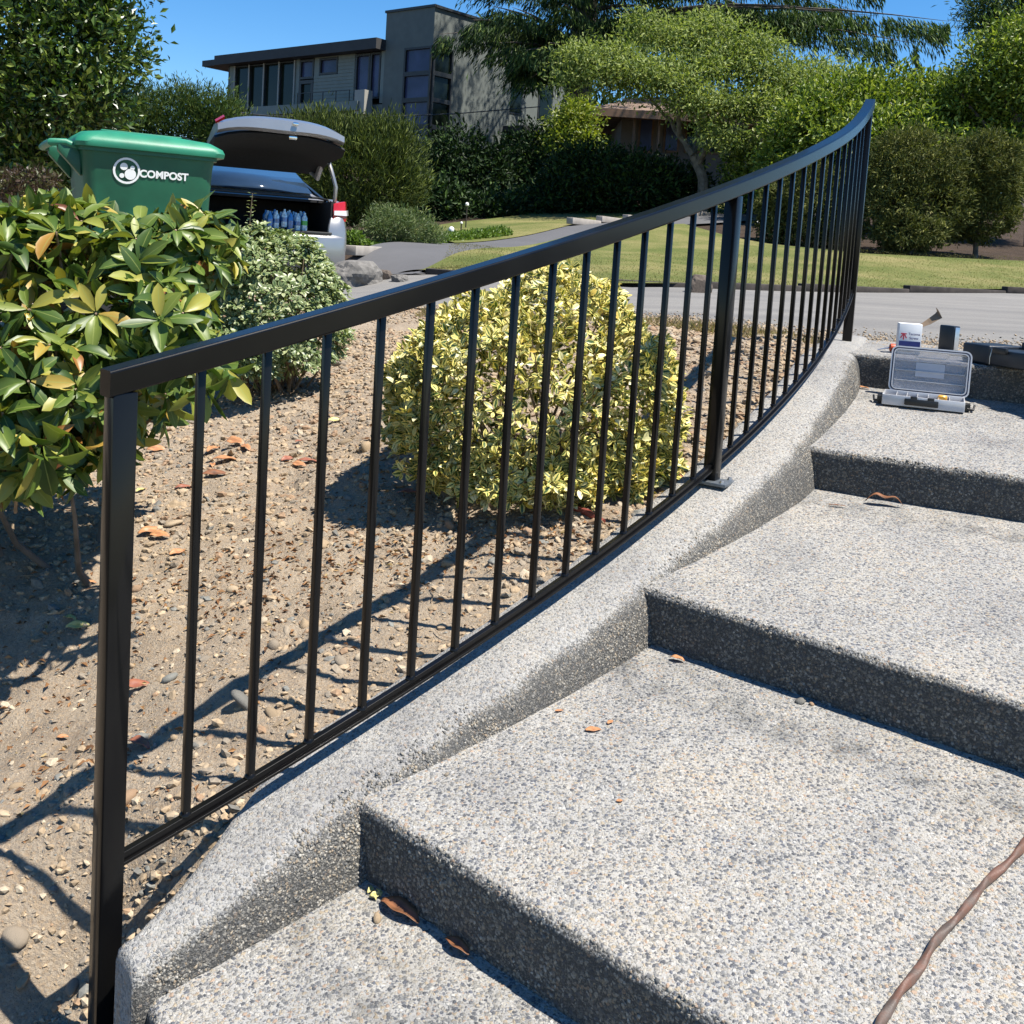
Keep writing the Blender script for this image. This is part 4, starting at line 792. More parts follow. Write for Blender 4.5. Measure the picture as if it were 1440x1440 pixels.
M['f_hedge'] = leafmat('conifer_hedge_foliage', [(0, (.03, .065, .02)), (.5, (.05, .09, .018)), (1, (.12, .15, .032))], .7, .2, .2)
M['f_pine'] = leafmat('mugo_pine_needles', [(0, (.016, .032, .010)), (.5, (.06, .085, .016)), (1, (.14, .17, .034))], .65, .15, .25)
M['f_cedar'] = leafmat('cedar_sprays', [(0, (.012, .032, .016)), (.5, (.04, .08, .02)), (.85, (.09, .145, .034)), (1, (.20, .26, .06))], .65, .15, .25)
M['f_maple'] = leafmat('light_maple_leaves', [(0, (.07, .11, .020)), (.5, (.19, .24, .062)), (1, (.34, .38, .14))], .6, .32, .25)
M['f_lime'] = leafmat('lime_leaves', [(0, (.11, .17, .012)), (1, (.26, .28, .03))], .5, .35)
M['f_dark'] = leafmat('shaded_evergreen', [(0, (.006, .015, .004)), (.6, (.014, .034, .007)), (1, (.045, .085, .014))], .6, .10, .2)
M['f_laurel'] = leafmat('laurel_leaves', [(0, (.03, .06, .006)), (.5, (.12, .18, .022)), (.85, (.25, .31, .045)), (1, (.40, .43, .11))], .48, .28, .35)
M['f_dull'] = leafmat('dull_olive_foliage', [(0, (.035, .048, .012)), (.6, (.095, .108, .028)), (1, (.20, .20, .06))], .7, .15, .2)
M['f_light'] = leafmat('pale_shrub_leaves', [(0, (.06, .10, .03)), (.6, (.12, .17, .06)), (1, (.22, .25, .11))], .5, .25)
M['f_cover'] = leafmat('ground_cover_leaves', [(0, (.06, .12, .015)), (1, (.17, .25, .04))], .5, .3)
M['f_purple'] = leafmat('purple_foliage', [(0, (.03, .02, .015)), (.5, (.06, .035, .02)), (1, (.06, .08, .02))], .5, .2)
def plant(name, label, cat, blobs, n, size, m, base=None, paths=(), group=None, part='crown', bark='bark', **kw):
    c = base or (blobs[0][0], blobs[0][1]); t = thing(name, label, cat, (c[0], c[1], G(*c)), 0, group); foliage(part, blobs, n, size, M[m], t, **kw)
    if paths: limb(t, paths, M[bark])
    return t
def trunkset(x, y, blobs, r=.08, k=3):
    z = G(x, y)-.1; b0 = blobs[0]; out = [('trunk', [(x, y, z), (x+random.uniform(-.1, .1), y, (z+b0[2])/2), (b0[0], b0[1], b0[2])], r, r*.5)]
    for b in blobs[1:1+k]: out.append(('limb', [(x, y, z+(b0[2]-z)*.35), ((x+b[0])/2, (y+b[1])/2, z+(b[2]-z)*.7), (b[0], b[1], b[2])], r*.55, r*.2))
    return out
# big glossy evergreen at the upper left
bl = [B(40, 40, 9.6, 140, 95), B(120, 70, 9.4, 80, 90), B(95, 140, 9.3, 75, 60), B(20, 170, 9.5, 110, 90), B(60, 225, 9.7, 75, 50), B(-80, 60, 9.8, 150, 150), B(100, -40, 9.6, 95, 80)]
x, y = at(20, 300, 9.7).x, 9.7
plant('camellia_tree', 'tall glossy dark green broadleaf tree filling the upper left corner', 'tree', bl, 30000, .08, 'f_camellia', (x, y), trunkset(x, y, bl, .09), clump=2600, cs=.09, tm=leaf_template('far', .46, .15, .15), shell=.5)
bl = [B(45, 252, 7.6, 36, 13), B(-10, 262, 7.7, 50, 20)]
plant('purple_shrub', 'dark purplish shrub in shade behind the handle of the compost cart', 'shrub', bl, 1800, .05, 'f_purple')
# conifer hedge behind the bin
bl = [B(x_, y_, 27, 30, 48) for x_, y_ in ((150, 175), (185, 168), (215, 172), (250, 166), (285, 170), (315, 176), (120, 180))]
plant('conifer_hedge', 'clipped conifer hedge rising behind the compost cart under the blue sky', 'hedge', bl, 24000, .16, 'f_hedge', None, clump=2200, cs=.16, tm=T_thin, up=.8, rnd=.6)
bl = [B(60, 190, 24, 110, 70), B(-60, 190, 24, 110, 80), B(150, 230, 23, 60, 35)]
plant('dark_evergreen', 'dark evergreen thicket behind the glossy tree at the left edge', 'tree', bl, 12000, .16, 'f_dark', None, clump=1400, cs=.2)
# mugo pine
bl = [B(505, 240, 19, 92, 66), B(450, 200, 19, 62, 42), B(545, 205, 19, 48, 44), B(420, 240, 19.3, 60, 55), B(560, 265, 19.1, 32, 36), B(480, 290, 19, 60, 26)]
x, y = at(530, 330, 19).x, 19
plant('mugo_pine', 'large rounded dark pine shrub standing right of the open car boot', 'shrub', bl, 42000, .13, 'f_pine', (x, y), trunkset(x, y, bl, .09, 5), clump=3000, cs=.10, tm=T_thin, up=.9, out=.7, rnd=.45, shell=.45)
bl = [B(550, 315, 14.6, 34, 24), B(585, 322, 14.7, 28, 22), B(535, 326, 14.5, 24, 18), B(608, 332, 14.6, 18, 12)]
plant('pale_rhododendron', 'pale green mounded shrub beside the asphalt driveway entrance', 'shrub', bl, 8000, .07, 'f_light', None, clump=900, cs=.05, tm=T_thin, up=.2)
bl = [B(497, 342, 13.6, 14, 16), B(512, 348, 13.7, 10, 9)]
plant('fern_clump', 'small bright green clump right of the silver car', 'plant', bl, 1500, .07, 'f_cover', None)
bl = [B(x_, 352-(x_-520)*.125, 14.2+(x_-520)*.018, 16, 9) for x_ in range(520, 712, 14)]
gc = foliage; t_ = thing('ground_cover', 'bright green ground cover edging the far side of the driveway', 'ground cover', (bl[5][0], bl[5][1], bl[5][2])); t_['kind'] = 'stuff'; foliage('foliage', bl, 12000, .06, M['f_cover'], t_, up=.9, kind='stuff')
# dark shrubs under the house
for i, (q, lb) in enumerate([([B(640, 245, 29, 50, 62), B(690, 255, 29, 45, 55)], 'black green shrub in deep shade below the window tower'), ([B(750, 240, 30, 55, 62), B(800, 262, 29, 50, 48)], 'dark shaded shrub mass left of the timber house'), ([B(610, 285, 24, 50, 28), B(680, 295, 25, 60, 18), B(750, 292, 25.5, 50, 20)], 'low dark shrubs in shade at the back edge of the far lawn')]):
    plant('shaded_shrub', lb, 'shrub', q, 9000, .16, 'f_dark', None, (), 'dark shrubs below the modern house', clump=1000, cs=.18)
# dark rhododendron hedge beneath the light tree
bl = [B(830, 252, 25, 62, 50), B(900, 262, 25, 70, 45), B(960, 272, 25, 40, 38), B(790, 275, 25, 40, 34)]
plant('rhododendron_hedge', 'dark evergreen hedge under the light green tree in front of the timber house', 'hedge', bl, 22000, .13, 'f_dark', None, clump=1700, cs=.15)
bl = [B(1052, 232, 24.5, 34, 34), B(1085, 262, 24, 34, 40), B(1045, 275, 24.2, 30, 30)]
plant('laurel_shrub', 'small bright green shrub between the light tree and the big hedge', 'shrub', bl, 7000, .12, 'f_laurel', None, clump=700, cs=.13)
bl = [B(808, 172, 29, 24, 30), B(800, 205, 29, 28, 26)]
plant('lime_tree', 'small yellow green tree between the two houses', 'tree', bl, 7000, .13, 'f_lime', None, clump=600, cs=.2, paths=trunkset(bl[0][0], bl[0][1], bl, .07))
# light green spreading tree
bl = [B(985, 95, 24, 70, 26), B(870, 85, 24, 62, 20), B(905, 108, 23.6, 80, 18), B(985, 145, 23.4, 60, 16), B(1080, 110, 24.3, 70, 24), B(1135, 135, 24, 50, 22), B(818, 78, 24, 36, 12), B(1060, 150, 23.6, 60, 18), B(935, 52, 24.2, 60, 20), B(1005, 36, 24.2, 40, 16), B(1165, 100, 24.5, 34, 14), B(1050, 72, 24.3, 55, 18), B(900, 30, 24.3, 22, 16), B(1110, 175, 23.8, 40, 18), B(1020, 190, 23.2, 40, 14), B(1190, 125, 24.2, 28, 12), B(800, 108, 24, 24, 12)]
x, y = at(990, 262, 24).x, 24; zb = G(x, y)-.1; tp = lambda px, py, dy=0: tuple(at(px, py, 24+dy))
pth = [('trunk', [(x, y, zb), tp(988, 252), tp(975, 218)], .14, .10), ('limb', [tp(982, 228), tp(1000, 200, -.5), tp(1040, 178, -.7), tp(1070, 140, -.3)], .09, .025), ('limb', [tp(975, 218), tp(955, 190, .3), tp(935, 160, .4), tp(900, 125, .2)], .085, .02), ('limb', [tp(975, 218), tp(985, 180, .6), tp(975, 130, .4), tp(985, 80, .2)], .07, .02),
       ('limb', [tp(998, 205), tp(1012, 170, .3), tp(1020, 120, .1), tp(1030, 70)], .07, .02), ('limb', [tp(955, 190), tp(955, 150, -.6), tp(950, 100, -.5)], .06, .02), ('limb', [tp(1040, 178, -.7), tp(1050, 150), tp(1110, 125, .2)], .06, .02)]
plant('maple_tree', 'light green spreading tree with forked grey trunk in front of the timber house', 'tree', bl, 44000, .11, 'f_maple', (x, y), pth, clump=1500, cs=.20, tm=T_far, up=.1, shell=.85, bark='palebark')
# laurel hedge and tree at the right
bl = [B(1135, 190, 22, 60, 62), B(1190, 165, 22.3, 70, 58), B(1265, 155, 22.5, 80, 55), B(1340, 165, 22.3, 75, 55), B(1420, 180, 22, 80, 65), B(1230, 205, 21.8, 120, 50), B(1380, 230, 21.8, 100, 55), B(1110, 245, 21.8, 45, 45)]
plant('laurel_hedge', 'long glossy laurel hedge behind the rounded shrubs at right', 'hedge', bl, 60000, .128, 'f_laurel', None, clump=3600, cs=.12, tm=leaf_template('far', .44, .15, .15), up=.35, out=.8, rnd=.7)
bl = [B(1395, 95, 21, 50, 42), B(1440, 70, 21, 60, 50), B(1430, 125, 21, 60, 40), B(1350, 130, 21.2, 28, 26), B(1500, 80, 21, 70, 70)]
x, y = at(1450, 330, 21).x, 21
plant('upper_right_tree', 'light green broadleaf tree rising above the hedge at the right edge', 'tree', bl, 18000, .11, 'f_laurel', (x, y), trunkset(x, y, bl, .12, 4), clump=1500, cs=.16)
bl = [B(1415, 10, 34, 50, 34), B(1380, 20, 34, 22, 26), B(1460, 20, 34, 50, 60)]
x, y = at(1430, 330, 34).x, 34
plant('dark_conifer', 'dark conifer top in the upper right corner', 'tree', bl, 9000, .25, 'f_cedar', (x, y), trunkset(x, y, bl, .2, 1), clump=700, cs=.3, tm=T_thin, up=-.2)
for q, lb in (([B(1290, 232, 17.6, 62, 46), B(1258, 290, 17.3, 40, 58), B(1305, 290, 17.5, 52, 58), B(1250, 245, 17.5, 38, 50), B(1275, 325, 17.2, 50, 26)], 'olive rounded shrub just right of the railing end'), ([B(1385, 232, 17.8, 46, 42), B(1350, 262, 17.9, 40, 48), B(1402, 262, 17.9, 30, 34), B(1345, 300, 18.1, 30, 34), B(1382, 305, 17.9, 42, 34)], 'olive rounded shrub on bare stems near the right edge'), ([B(1140, 285, 18.2, 52, 56), B(1100, 300, 18.4, 34, 40), B(1185, 295, 18.2, 30, 50)], 'rounded dull green shrub seen through the far balusters')):
    x, y = q[0][0], q[0][1]
    plant('olive_shrub', lb, 'shrub', q, 27000, .092, 'f_dull', (x, y), trunkset(x, y, q, .05, 2), 'rounded olive shrubs behind the lawn', clump=1500, cs=.055, tm=leaf_template('far', .26, .1), up=.35, shell=.3, rnd=.8)
# background trees closing the view behind the houses
for px, py, y_, rx, ry, lb in ((700, 130, 56, 70, 90, 'tall dark tree behind the modern house'), (1180, 190, 44, 110, 70, 'dark green tree behind the laurel hedge'), (860, 220, 46, 90, 70, 'dark trees behind the timber house'), (1360, 190, 42, 110, 60, 'dark tree behind the hedge at the right edge')):
    q = [B(px, py, y_, rx, ry), B(px+rx*.5, py+20, y_, rx*.6, ry*.8), B(px-rx*.5, py+25, y_, rx*.6, ry*.8)]
    plant('background_tree', lb, 'tree', q, 9000, .42, 'f_hedge', None, trunkset(q[0][0], q[0][1], q, .3, 0), 'background trees', clump=900, cs=.5)

# ------------------------------------------------------------------ CEDAR
cx_, cy_ = at(800, 300, 37.5).x, 37.5; cz = G(cx_, cy_)-.1
ced = thing('cedar_tree', 'huge dark cedar with drooping boughs towering over both houses', 'tree', (cx_, cy_, cz))
mb = MB(); tz = cz; mb.tube([(0, 0, 0), (.1, 0, 6), (.0, .1, 12), (.1, .0, 18), (0, 0, 24)], [.55, .45, .36, .24, .05], 12); mb.build('trunk', M['bark'], ced)
tips = [(618, 48, 30), (665, 28, 28), (700, 60, 27.5), (740, 70, 27), (735, 95, 29), (770, 60, 27), (800, 80, 28), (720, 90, 30), (830, 40, 28), (860, 20, 28.5), (900, 35, 29), (930, 12, 29.5), (960, 30, 30), (720, 10, 27), (690, 8, 28.5), (790, 5, 27.5), (1335, 30, 29), (1290, 62, 28.2), (1230, 22, 29.5), (1180, 14, 30), (1120, 8, 30), (1060, 10, 30), (745, 110, 28), (660, -30, 29), (760, -40, 26.5), (860, -50, 28), (980, -60, 29)]
for a_ in np.arange(0, 360, 24):
    for zz in (7.5, 9.5, 12, 15, 18):
        if zz > 11 or math.cos(math.radians(a_)+math.radians(zz*17)) > -.2: tips.append((math.degrees(math.radians(a_)), zz, None))
PS, DS, SS = [], [], []; mbb = MB()
tips = [t_ if t_[2] is None else (t_[0], t_[1], t_[2]+(5.5 if t_[0] < 1000 else 4)) for t_ in tips]
for i, tpp in enumerate(tips):
    if tpp[2] is not None:
        T = at(tpp[0], tpp[1], tpp[2]); st = Vector((cx_, cy_, max(cz+4, T.z-.3+random.uniform(-.2, .8))))
        if tpp[0] > 1000: st = Vector((cx_+.1, cy_, at(1000, -12, 31).z))
    else:
        a_ = math.radians(tpp[0]+tpp[1]*17); Rb = (10.0 if math.cos(a_) > 0 else 3.3)*(1-(tpp[1]-7)/17)+.4; st = Vector((cx_, cy_, cz+tpp[1])); T = st+Vector((math.cos(a_)*Rb, math.sin(a_)*Rb, -.6))
    Lb = (T-st).length; side = (T-st).cross(Vector((0, 0, 1))).normalized(); ax = (T-st).normalized(); pts = []
    for t in np.linspace(0, 1, 8): pts.append(st.lerp(T, t)+Vector((0, 0, math.sin(t*math.pi)*.05*Lb))-Vector((cx_, cy_, cz)))
    mbb.tube(pts, list(np.linspace(.11, .005, 8)), 6)
    n = int(310*Lb); t = 1-RNG.random(n)**1.3*(.80 if Lb < 12 else .62); t = t[np.sin(t*Lb*5.2+i)+np.sin(t*Lb*2.1+i*3) > -.9]; n = len(t); w_ = RNG.normal(size=n)*(.16+.9*(1-np.abs(t-.55))*.55)*min(1.3, Lb/6)
    base = np.array(st)[None]+(np.array(T)-np.array(st))[None]*t[:, None]+np.array([0, 0, 1])*(np.sin(t*np.pi)*.05*Lb)[:, None]+np.array(side)[None]*w_[:, None]
    base[:, 2] -= np.abs(w_)*.35+RNG.random(n)*.45
    PS.append(base); D = np.array(side)[None]*np.sign(w_)[:, None]*.6+np.array(ax)[None]*.7+np.stack([RNG.normal(size=n)*.3, RNG.normal(size=n)*.3, -1.0-RNG.random(n)*.8], 1); DS.append(D); SS.append(RNG.uniform(.12, .34, n))
mbb.build('bough', M['bark'], ced)
PS = np.vstack(PS); V, F, L = cloud(PS-np.array(ced.location), np.vstack(DS), np.concatenate(SS), leaf_template('far', .13, .06, .2), RNG.normal(size=(len(PS), 3))+[0, -.3, 1.2]); link('foliage', fastmesh('foliage', V, F, L, M['f_cedar']), ced)

# ------------------------------------------------------------------ NEAR SHRUBS
M['f_rhodo'] = leafmat('rhododendron_leaf', [(0, (.03, .065, .010)), (.35, (.07, .12, .018)), (.6, (.12, .17, .026)), (.82, (.22, .245, .04)), (.94, (.34, .29, .05)), (.975, (.30, .14, .03)), (1, (.17, .06, .025))], .42, .20, .42, None, (.26, .30, .08))
def whorls(C, AX, nl, length, spread, rng=RNG):
    P, D, S, Nn = [], [], [], []
    for c, ax in zip(C, AX):
        ax = ax/np.linalg.norm(ax); t1 = np.cross(ax, [.31, .2, .93]); t1 /= np.linalg.norm(t1); t2 = np.cross(ax, t1); k = int(rng.integers(nl[0], nl[1]+1)); a0 = rng.random()*6.28
        for i in range(k):
            a = a0+6.283*i/k+rng.normal()*.25; el = math.radians(rng.uniform(*spread)); r = t1*math.cos(a)+t2*math.sin(a); d = ax*math.cos(el)+r*math.sin(el)+np.array([0, 0, -.12]); P.append(c+r*.006); D.append(d); S.append(length*rng.uniform(.7, 1.2)); Nn.append(ax*1.0-r*.2+rng.normal(size=3)*.22)
    return np.array(P), np.array(D), np.array(S), np.array(Nn)
bl = np.array([B(105, 425, 2.55, 160, 120, 130), B(235, 405, 2.62, 66, 92, 90), B(-30, 440, 2.45, 115, 135, 120), B(60, 540, 2.42, 135, 100, 125), B(245, 480, 2.42, 50, 66, 75), B(130, 350, 2.7, 150, 52, 110), B(30, 600, 2.38, 120, 60, 110), B(60, 560, 2.95, 190, 105, 120), B(-70, 640, 2.5, 110, 70, 110), B(275, 352, 2.7, 48, 48, 70), B(80, 318, 2.65, 55, 26, 60), B(10, 645, 2.35, 95, 34, 90)])
def surf(bl, k, front=0.0, low=-.5):
    C, A = [], []
    while len(C) < k:
        b = bl[RNG.integers(0, len(bl))]; d = RNG.normal(size=3); d /= np.linalg.norm(d)
        if d[2] < low or d[1] > .75: continue
        p = b[:3]+d*b[3:6]*RNG.uniform(.84, 1.04)*lump(d, b[0]*7+b[2]*3, .12)
        if any((((p-q[:3])/q[3:6])**2).sum() < .72 for q in bl): continue
        C.append(p); A.append(d/b[3:6]/np.linalg.norm(d/b[3:6])+np.array([0, -.12, .35]))
    return np.array(C), np.array(A)
C, A = surf(bl, 300); P, D, S, Nn = whorls(C, A, (6, 9), .078, (42, 92))
# drooping tips that hang towards the railing and the lower left
ex = [(285, 545, 2.30), (318, 520, 2.34), (60, 640, 2.15), (95, 610, 2.2), (30, 610, 2.2), (150, 620, 2.25), (270, 500, 2.28), (235, 560, 2.35)]
C2 = np.array([tuple(at(*e)) for e in ex]); A2 = np.array([(.25, -.3, -.35)]*len(ex)); p, d, s, q = whorls(C2, A2, (5, 7), .085, (15, 60)); P, D, S, Nn = np.vstack([P, p]), np.vstack([D, d]), np.r_[S, s], np.vstack([Nn, q])
Pi, Oi = crown_pts(bl*np.array([1, 1, 1, .82, .82, .82]), 1900, shell=.6); P, D, S, Nn = np.vstack([P, Pi]), np.vstack([D, Oi+RNG.normal(size=(1900, 3))*.7]), np.r_[S, np.full(1900, .08)], np.vstack([Nn, RNG.normal(size=(1900, 3))+[0, 0, 1]])
rb = (-1.28, 2.55); rho = thing('rhododendron', 'big leathery leaved yellow green rhododendron in the left foreground', 'shrub', (rb[0], rb[1], G(*rb)))
leaf_parts('leaf', P, D, S, [leaf_template('hi', .36, .12, .10), leaf_template('hi', .40, .22, .26), leaf_template('hi', .30, .06, -.08), leaf_template('hi', .43, .30, .45), leaf_template('hi', .28, .34, .16), leaf_template('hi', .38, -.10, .30)], M['f_rhodo'], rho, 300, Nn)
mb = MB(); z0 = G(*rb)-.05
for i in range(0, len(C), 48):
    b = Vector(C[i]); s0 = Vector((rb[0]+random.uniform(-.22, .22), rb[1]+random.uniform(0, .3), z0)); m1 = s0.lerp(b, .45)+Vector((random.uniform(-.08, .08), random.uniform(-.08, .08), -.08)); m2 = s0.lerp(b, .8)+Vector((0, 0, -.05)); mb.tube([v-Vector(rho.location) for v in (s0, m1, m2, b)], [.011, .008, .005, .0025], 6)
for e in C2[:0]:
    b = Vector(e); s0 = Vector((rb[0]+.2, rb[1]-.1, -.6)); mb.tube([v-Vector(rho.location) for v in (s0, s0.lerp(b, .5)+Vector((0, 0, .06)), b)], [.008, .005, .0025], 6)
mb.build('stems', M['bark'], rho)
mb = MB()
for c_, a_ in zip(C, A):
    a_ = Vector(a_).normalized(); c_ = Vector(c_)-Vector(rho.location); mb.tube([c_-a_*.13+Vector((0, 0, -.03)), c_-a_*.05, c_], [.0042, .0035, .0028], 5)
mb.build('twigs', M['twig'], rho)['kind'] = 'stuff'

# yellow variegated euonymus
M['f_euon'] = leafmat('variegated_euonymus_leaf', [(0, (.035, .075, .014)), (.5, (.06, .11, .02)), (1, (.12, .17, .035))], .38, .15, .45, [(0, (.42, .38, .12)), (.4, (.62, .53, .15)), (.75, (.72, .62, .21)), (.92, (.64, .60, .36)), (1, (.68, .47, .06))])
bl = np.array([B(735, 585, 3.0, 178, 150, 150), B(790, 490, 3.1, 110, 108, 120), B(870, 575, 3.05, 84, 125, 120), B(625, 575, 2.98, 74, 118, 110), B(700, 500, 3.08, 110, 85, 110), B(735, 665, 2.90, 150, 52, 110), B(870, 650, 2.98, 80, 62, 90)])
C, A = surf(bl, 3200, low=-.45); A = A+np.array([0, 0, .25]); g_ = soilz(C[:, 0], C[:, 1]); C = C[C[:, 2] > g_+.01]; A = A[:len(C)]
P, D, S, Nn = whorls(C, A, (4, 6), .0265, (35, 80))
Pi, Oi = crown_pts(bl*np.array([1, 1, 1, .86, .86, .86]), 3200, shell=.35); k = Pi[:, 2] > soilz(Pi[:, 0], Pi[:, 1]); Pi, Oi = Pi[k], Oi[k]; m_ = len(Pi)
P, D, S, Nn = np.vstack([P, Pi]), np.vstack([D, Oi+RNG.normal(size=(m_, 3))*.6]), np.r_[S, np.full(m_, .030)], np.vstack([Nn, RNG.normal(size=(m_, 3))+[0, 0, 1]])
eb = (float(bl[0, 0]), float(bl[0, 1])); eu = thing('yellow_euonymus', 'dense yellow and green variegated shrub mound behind the railing', 'shrub', (eb[0], eb[1], G(*eb)))
R5 = [(0, .06), (.3, .85), (.62, 1.0), (.88, .55), (1, .05)]
leaf_parts('leaf', P, D, S, [leaf_template('hi', .50, .14, .10, R5), leaf_template('hi', .56, .2, .25, R5), leaf_template('hi', .46, .08, -.05, R5)], M['f_euon'], eu, 300, Nn)
mb = MB(); z0 = G(*eb)-.03
for i in range(0, len(C), 60):
    b = Vector(C[i]); s0 = Vector((eb[0]+random.uniform(-.12, .12), eb[1]+random.uniform(-.1, .1), z0)); mb.tube([v-Vector(eu.location) for v in (s0, s0.lerp(b, .5)+Vector((0, 0, .03)), b)], [.006, .004, .002], 5)
mb.build('stems', M['twig'], eu)

# small white green variegated shrub
M['f_euon2'] = leafmat('silver_variegated_leaf', [(0, (.04, .075, .02)), (.6, (.075, .12, .035)), (1, (.12, .17, .06))], .4, .22, .5, [(0, (.15, .20, .075)), (.6, (.25, .30, .13)), (1, (.36, .38, .20))])
bl = np.array([B(385, 430, 4.4, 92, 92, 95), B(435, 430, 4.45, 44, 66, 70), B(345, 395, 4.35, 52, 75, 70), B(400, 380, 4.5, 60, 50, 60), B(330, 460, 4.3, 60, 70, 60), B(398, 475, 4.3, 84, 62, 80), B(335, 500, 4.2, 70, 45, 60)])
C, A = surf(bl, 2400, low=-.5); A = A+np.array([0, 0, .5]); P, D, S, Nn = whorls(C, A, (4, 6), .026, (30, 75))
sb = (float(bl[0, 0]), float(bl[0, 1])); sv = thing('silver_euonymus', 'small leaved pale green and white shrub below the open car boot', 'shrub', (sb[0], sb[1], G(*sb)))
top_ = at(355, 272, 4.3); bt = at(350, 330, 4.35)
for t in np.linspace(0, 1, 12):
    q = bt.lerp(top_, t); p_, d_, s_, n_ = whorls(np.array([tuple(q)]), np.array([[0, 0, 1.]]), (2, 3), .022*(1.1-t*.5), (40, 80)); P, D, S, Nn = np.vstack([P, p_]), np.vstack([D, d_]), np.r_[S, s_], np.vstack([Nn, n_])
Pi, Oi = crown_pts(bl*np.array([1, 1, 1, .85, .85, .85]), 3500, shell=.35); P, D, S, Nn = np.vstack([P, Pi]), np.vstack([D, Oi+RNG.normal(size=(3500, 3))*.6]), np.r_[S, np.full(3500, .028)], np.vstack([Nn, RNG.normal(size=(3500, 3))+[0, 0, 1]])
leaf_parts('leaf', P, D, S, [leaf_template('hi', .52, .14, .10, R5), leaf_template('hi', .58, .2, .25, R5)], M['f_euon2'], sv, 60, Nn)
mb = MB(); z0 = G(*sb)-.03
for i in range(0, len(C), 40):
    b = Vector(C[i]); s0 = Vector((sb[0]+random.uniform(-.12, .12), sb[1]+random.uniform(-.1, .1), z0)); mb.tube([v-Vector(sv.location) for v in (s0, s0.lerp(b, .5), b)], [.006, .004, .002], 5)
mb.tube([v-Vector(sv.location) for v in (bt, top_)], [.003, .002], 5); mb.build('stems', M['twig'], sv)

# dry grass along the near street edge
n = 5200; t = RNG.random(n); ex_ = np.interp(t, [0, .3, .6, 1], [-.6, .2, .75, 1.3]); ey = np.interp(t, [0, .3, .6, 1], [6.9, 6.0, 5.4, 4.85])-RNG.random(n)*.55; P = np.stack([ex_, ey, Gn(ex_, ey)], 1)
M['drygrass'] = leafmat('dry_grass', [(0, (.22, .17, .09)), (.6, (.34, .26, .14)), (1, (.16, .17, .05))], .7, .25)
V, F, L = cloud(P, RNG.normal(size=(n, 3))*.8+[0, 0, .9], RNG.uniform(.02, .055, n), leaf_template('far', .10)); tag(link('dry_grass', fastmesh('dry_grass', V, F, L, M['drygrass'])), 'thin dry tan grass along the near edge of the street', 'grass', kind='stuff')

# ------------------------------------------------------------------ EDGINGS, ROCKS, GARDEN LIGHTS
M['edge'] = plain('dark_weathered_timber', (.035, .028, .024), .9, var=.4, scale=12, bump=1, bscale=40); M['paleconc'] = plain('pale_concrete', (.30, .27, .24), .85, var=.15, scale=8); M['rock'] = plain('grey_boulder', (.13, .122, .112), .9, var=.3, scale=6, bump=1, bscale=14); M['rockb'] = plain('brown_rock', (.09, .07, .055), .9, var=.3, scale=8, bump=1, bscale=14)
def edging(name, label, pts, w_, h_, m, step, part, lift=0):
    L_ = np.array(pts, float); s = np.r_[0, np.cumsum(np.linalg.norm(np.diff(L_, axis=0), axis=1))]; k = max(1, int(s[-1]/step)); q = np.linspace(0, s[-1], k+1); X = np.interp(q, s, L_[:, 0]); Y = np.interp(q, s, L_[:, 1]); t = thing(name, label, 'edging', (X[0], Y[0], G(X[0], Y[0])))
    for i in range(k):
        a = Vector((X[i], Y[i], G(X[i], Y[i]))); b = Vector((X[i+1], Y[i+1], G(X[i+1], Y[i+1]))); c = (a+b)/2-Vector(t.location); mb = MB(); d = b-a; R = rotz(math.atan2(d.y, d.x)+random.uniform(-.02, .02)); mb.box(c+Vector((0, 0, h_*.3+lift+random.uniform(-.008, .008))), (d.length-.015, w_, h_), R); mb.build(part, m, t, bevel=.01)
edging('lawn_edging', 'dark weathered timber edging between the lawn and the street', [(-.9, 10.42), (-.2, 9.86), (1.04, 9.46), (2.9, 10.97), (4.8, 11.97), (6.3, 12.67), (9, 13.2)], .11, .09, M['edge'], 1.5, 'timber', .0)
edging('driveway_edging', 'pale concrete edging on the far side of the driveway', [HIGH[i] for i in (3, 4, 5)], .14, .12, M['paleconc'], 1.0, 'edging_block', .03)
edging('driveway_edging', 'short pale kerb stone beside the ground cover by the car', [P_(492, 368, 12.6), P_(532, 358, 13.4)], .16, .12, M['paleconc'], .6, 'edging_block', .03)
def rock(label, px, py, y, s, m, name='boulder', sq=(1, .8, .65)):
    bm = bmesh.new(); bmesh.ops.create_icosphere(bm, subdivisions=4, radius=1); sd = Vector((px*.37, py*.11, y))
    for v in bm.verts: c = v.co.copy(); v.co = c*(1+.30*noise.noise(c*1.1+sd)+.10*noise.noise(c*3+sd)+.03*noise.noise(c*9+sd)); v.co = Vector((max(-.8, min(.95, v.co.x)), max(-.85, min(.95, v.co.y)), min(.9, v.co.z)))
    me = bpy.data.meshes.new(name); bm.to_mesh(me); bm.free(); p = at(px, py, y); o = link(name, me, None, m); o.location = (p.x, p.y, G(p.x, p.y)+s*.25); o.scale = (s*sq[0], s*sq[1], s*sq[2]); o.rotation_euler.z = random.random()*6
    return tag(o, label, 'rock')
rock('large grey boulder at the street corner just right of the car', 498, 392, 9.9, .30, M['rock']); rock('dark rock at the left corner of the lawn edging', 540, 392, 10.2, .12, M['rockb']); rock('small dark rock beside the lawn corner', 562, 397, 9.9, .09, M['rock']); rock('triangular brown rock against the lawn edging behind the railing', 982, 402, 9.35, .15, M['rockb'], sq=(.9, .6, 1.0))
M['lampwhite'] = plain('white_globe', (.72, .72, .70), .4, var=.03)
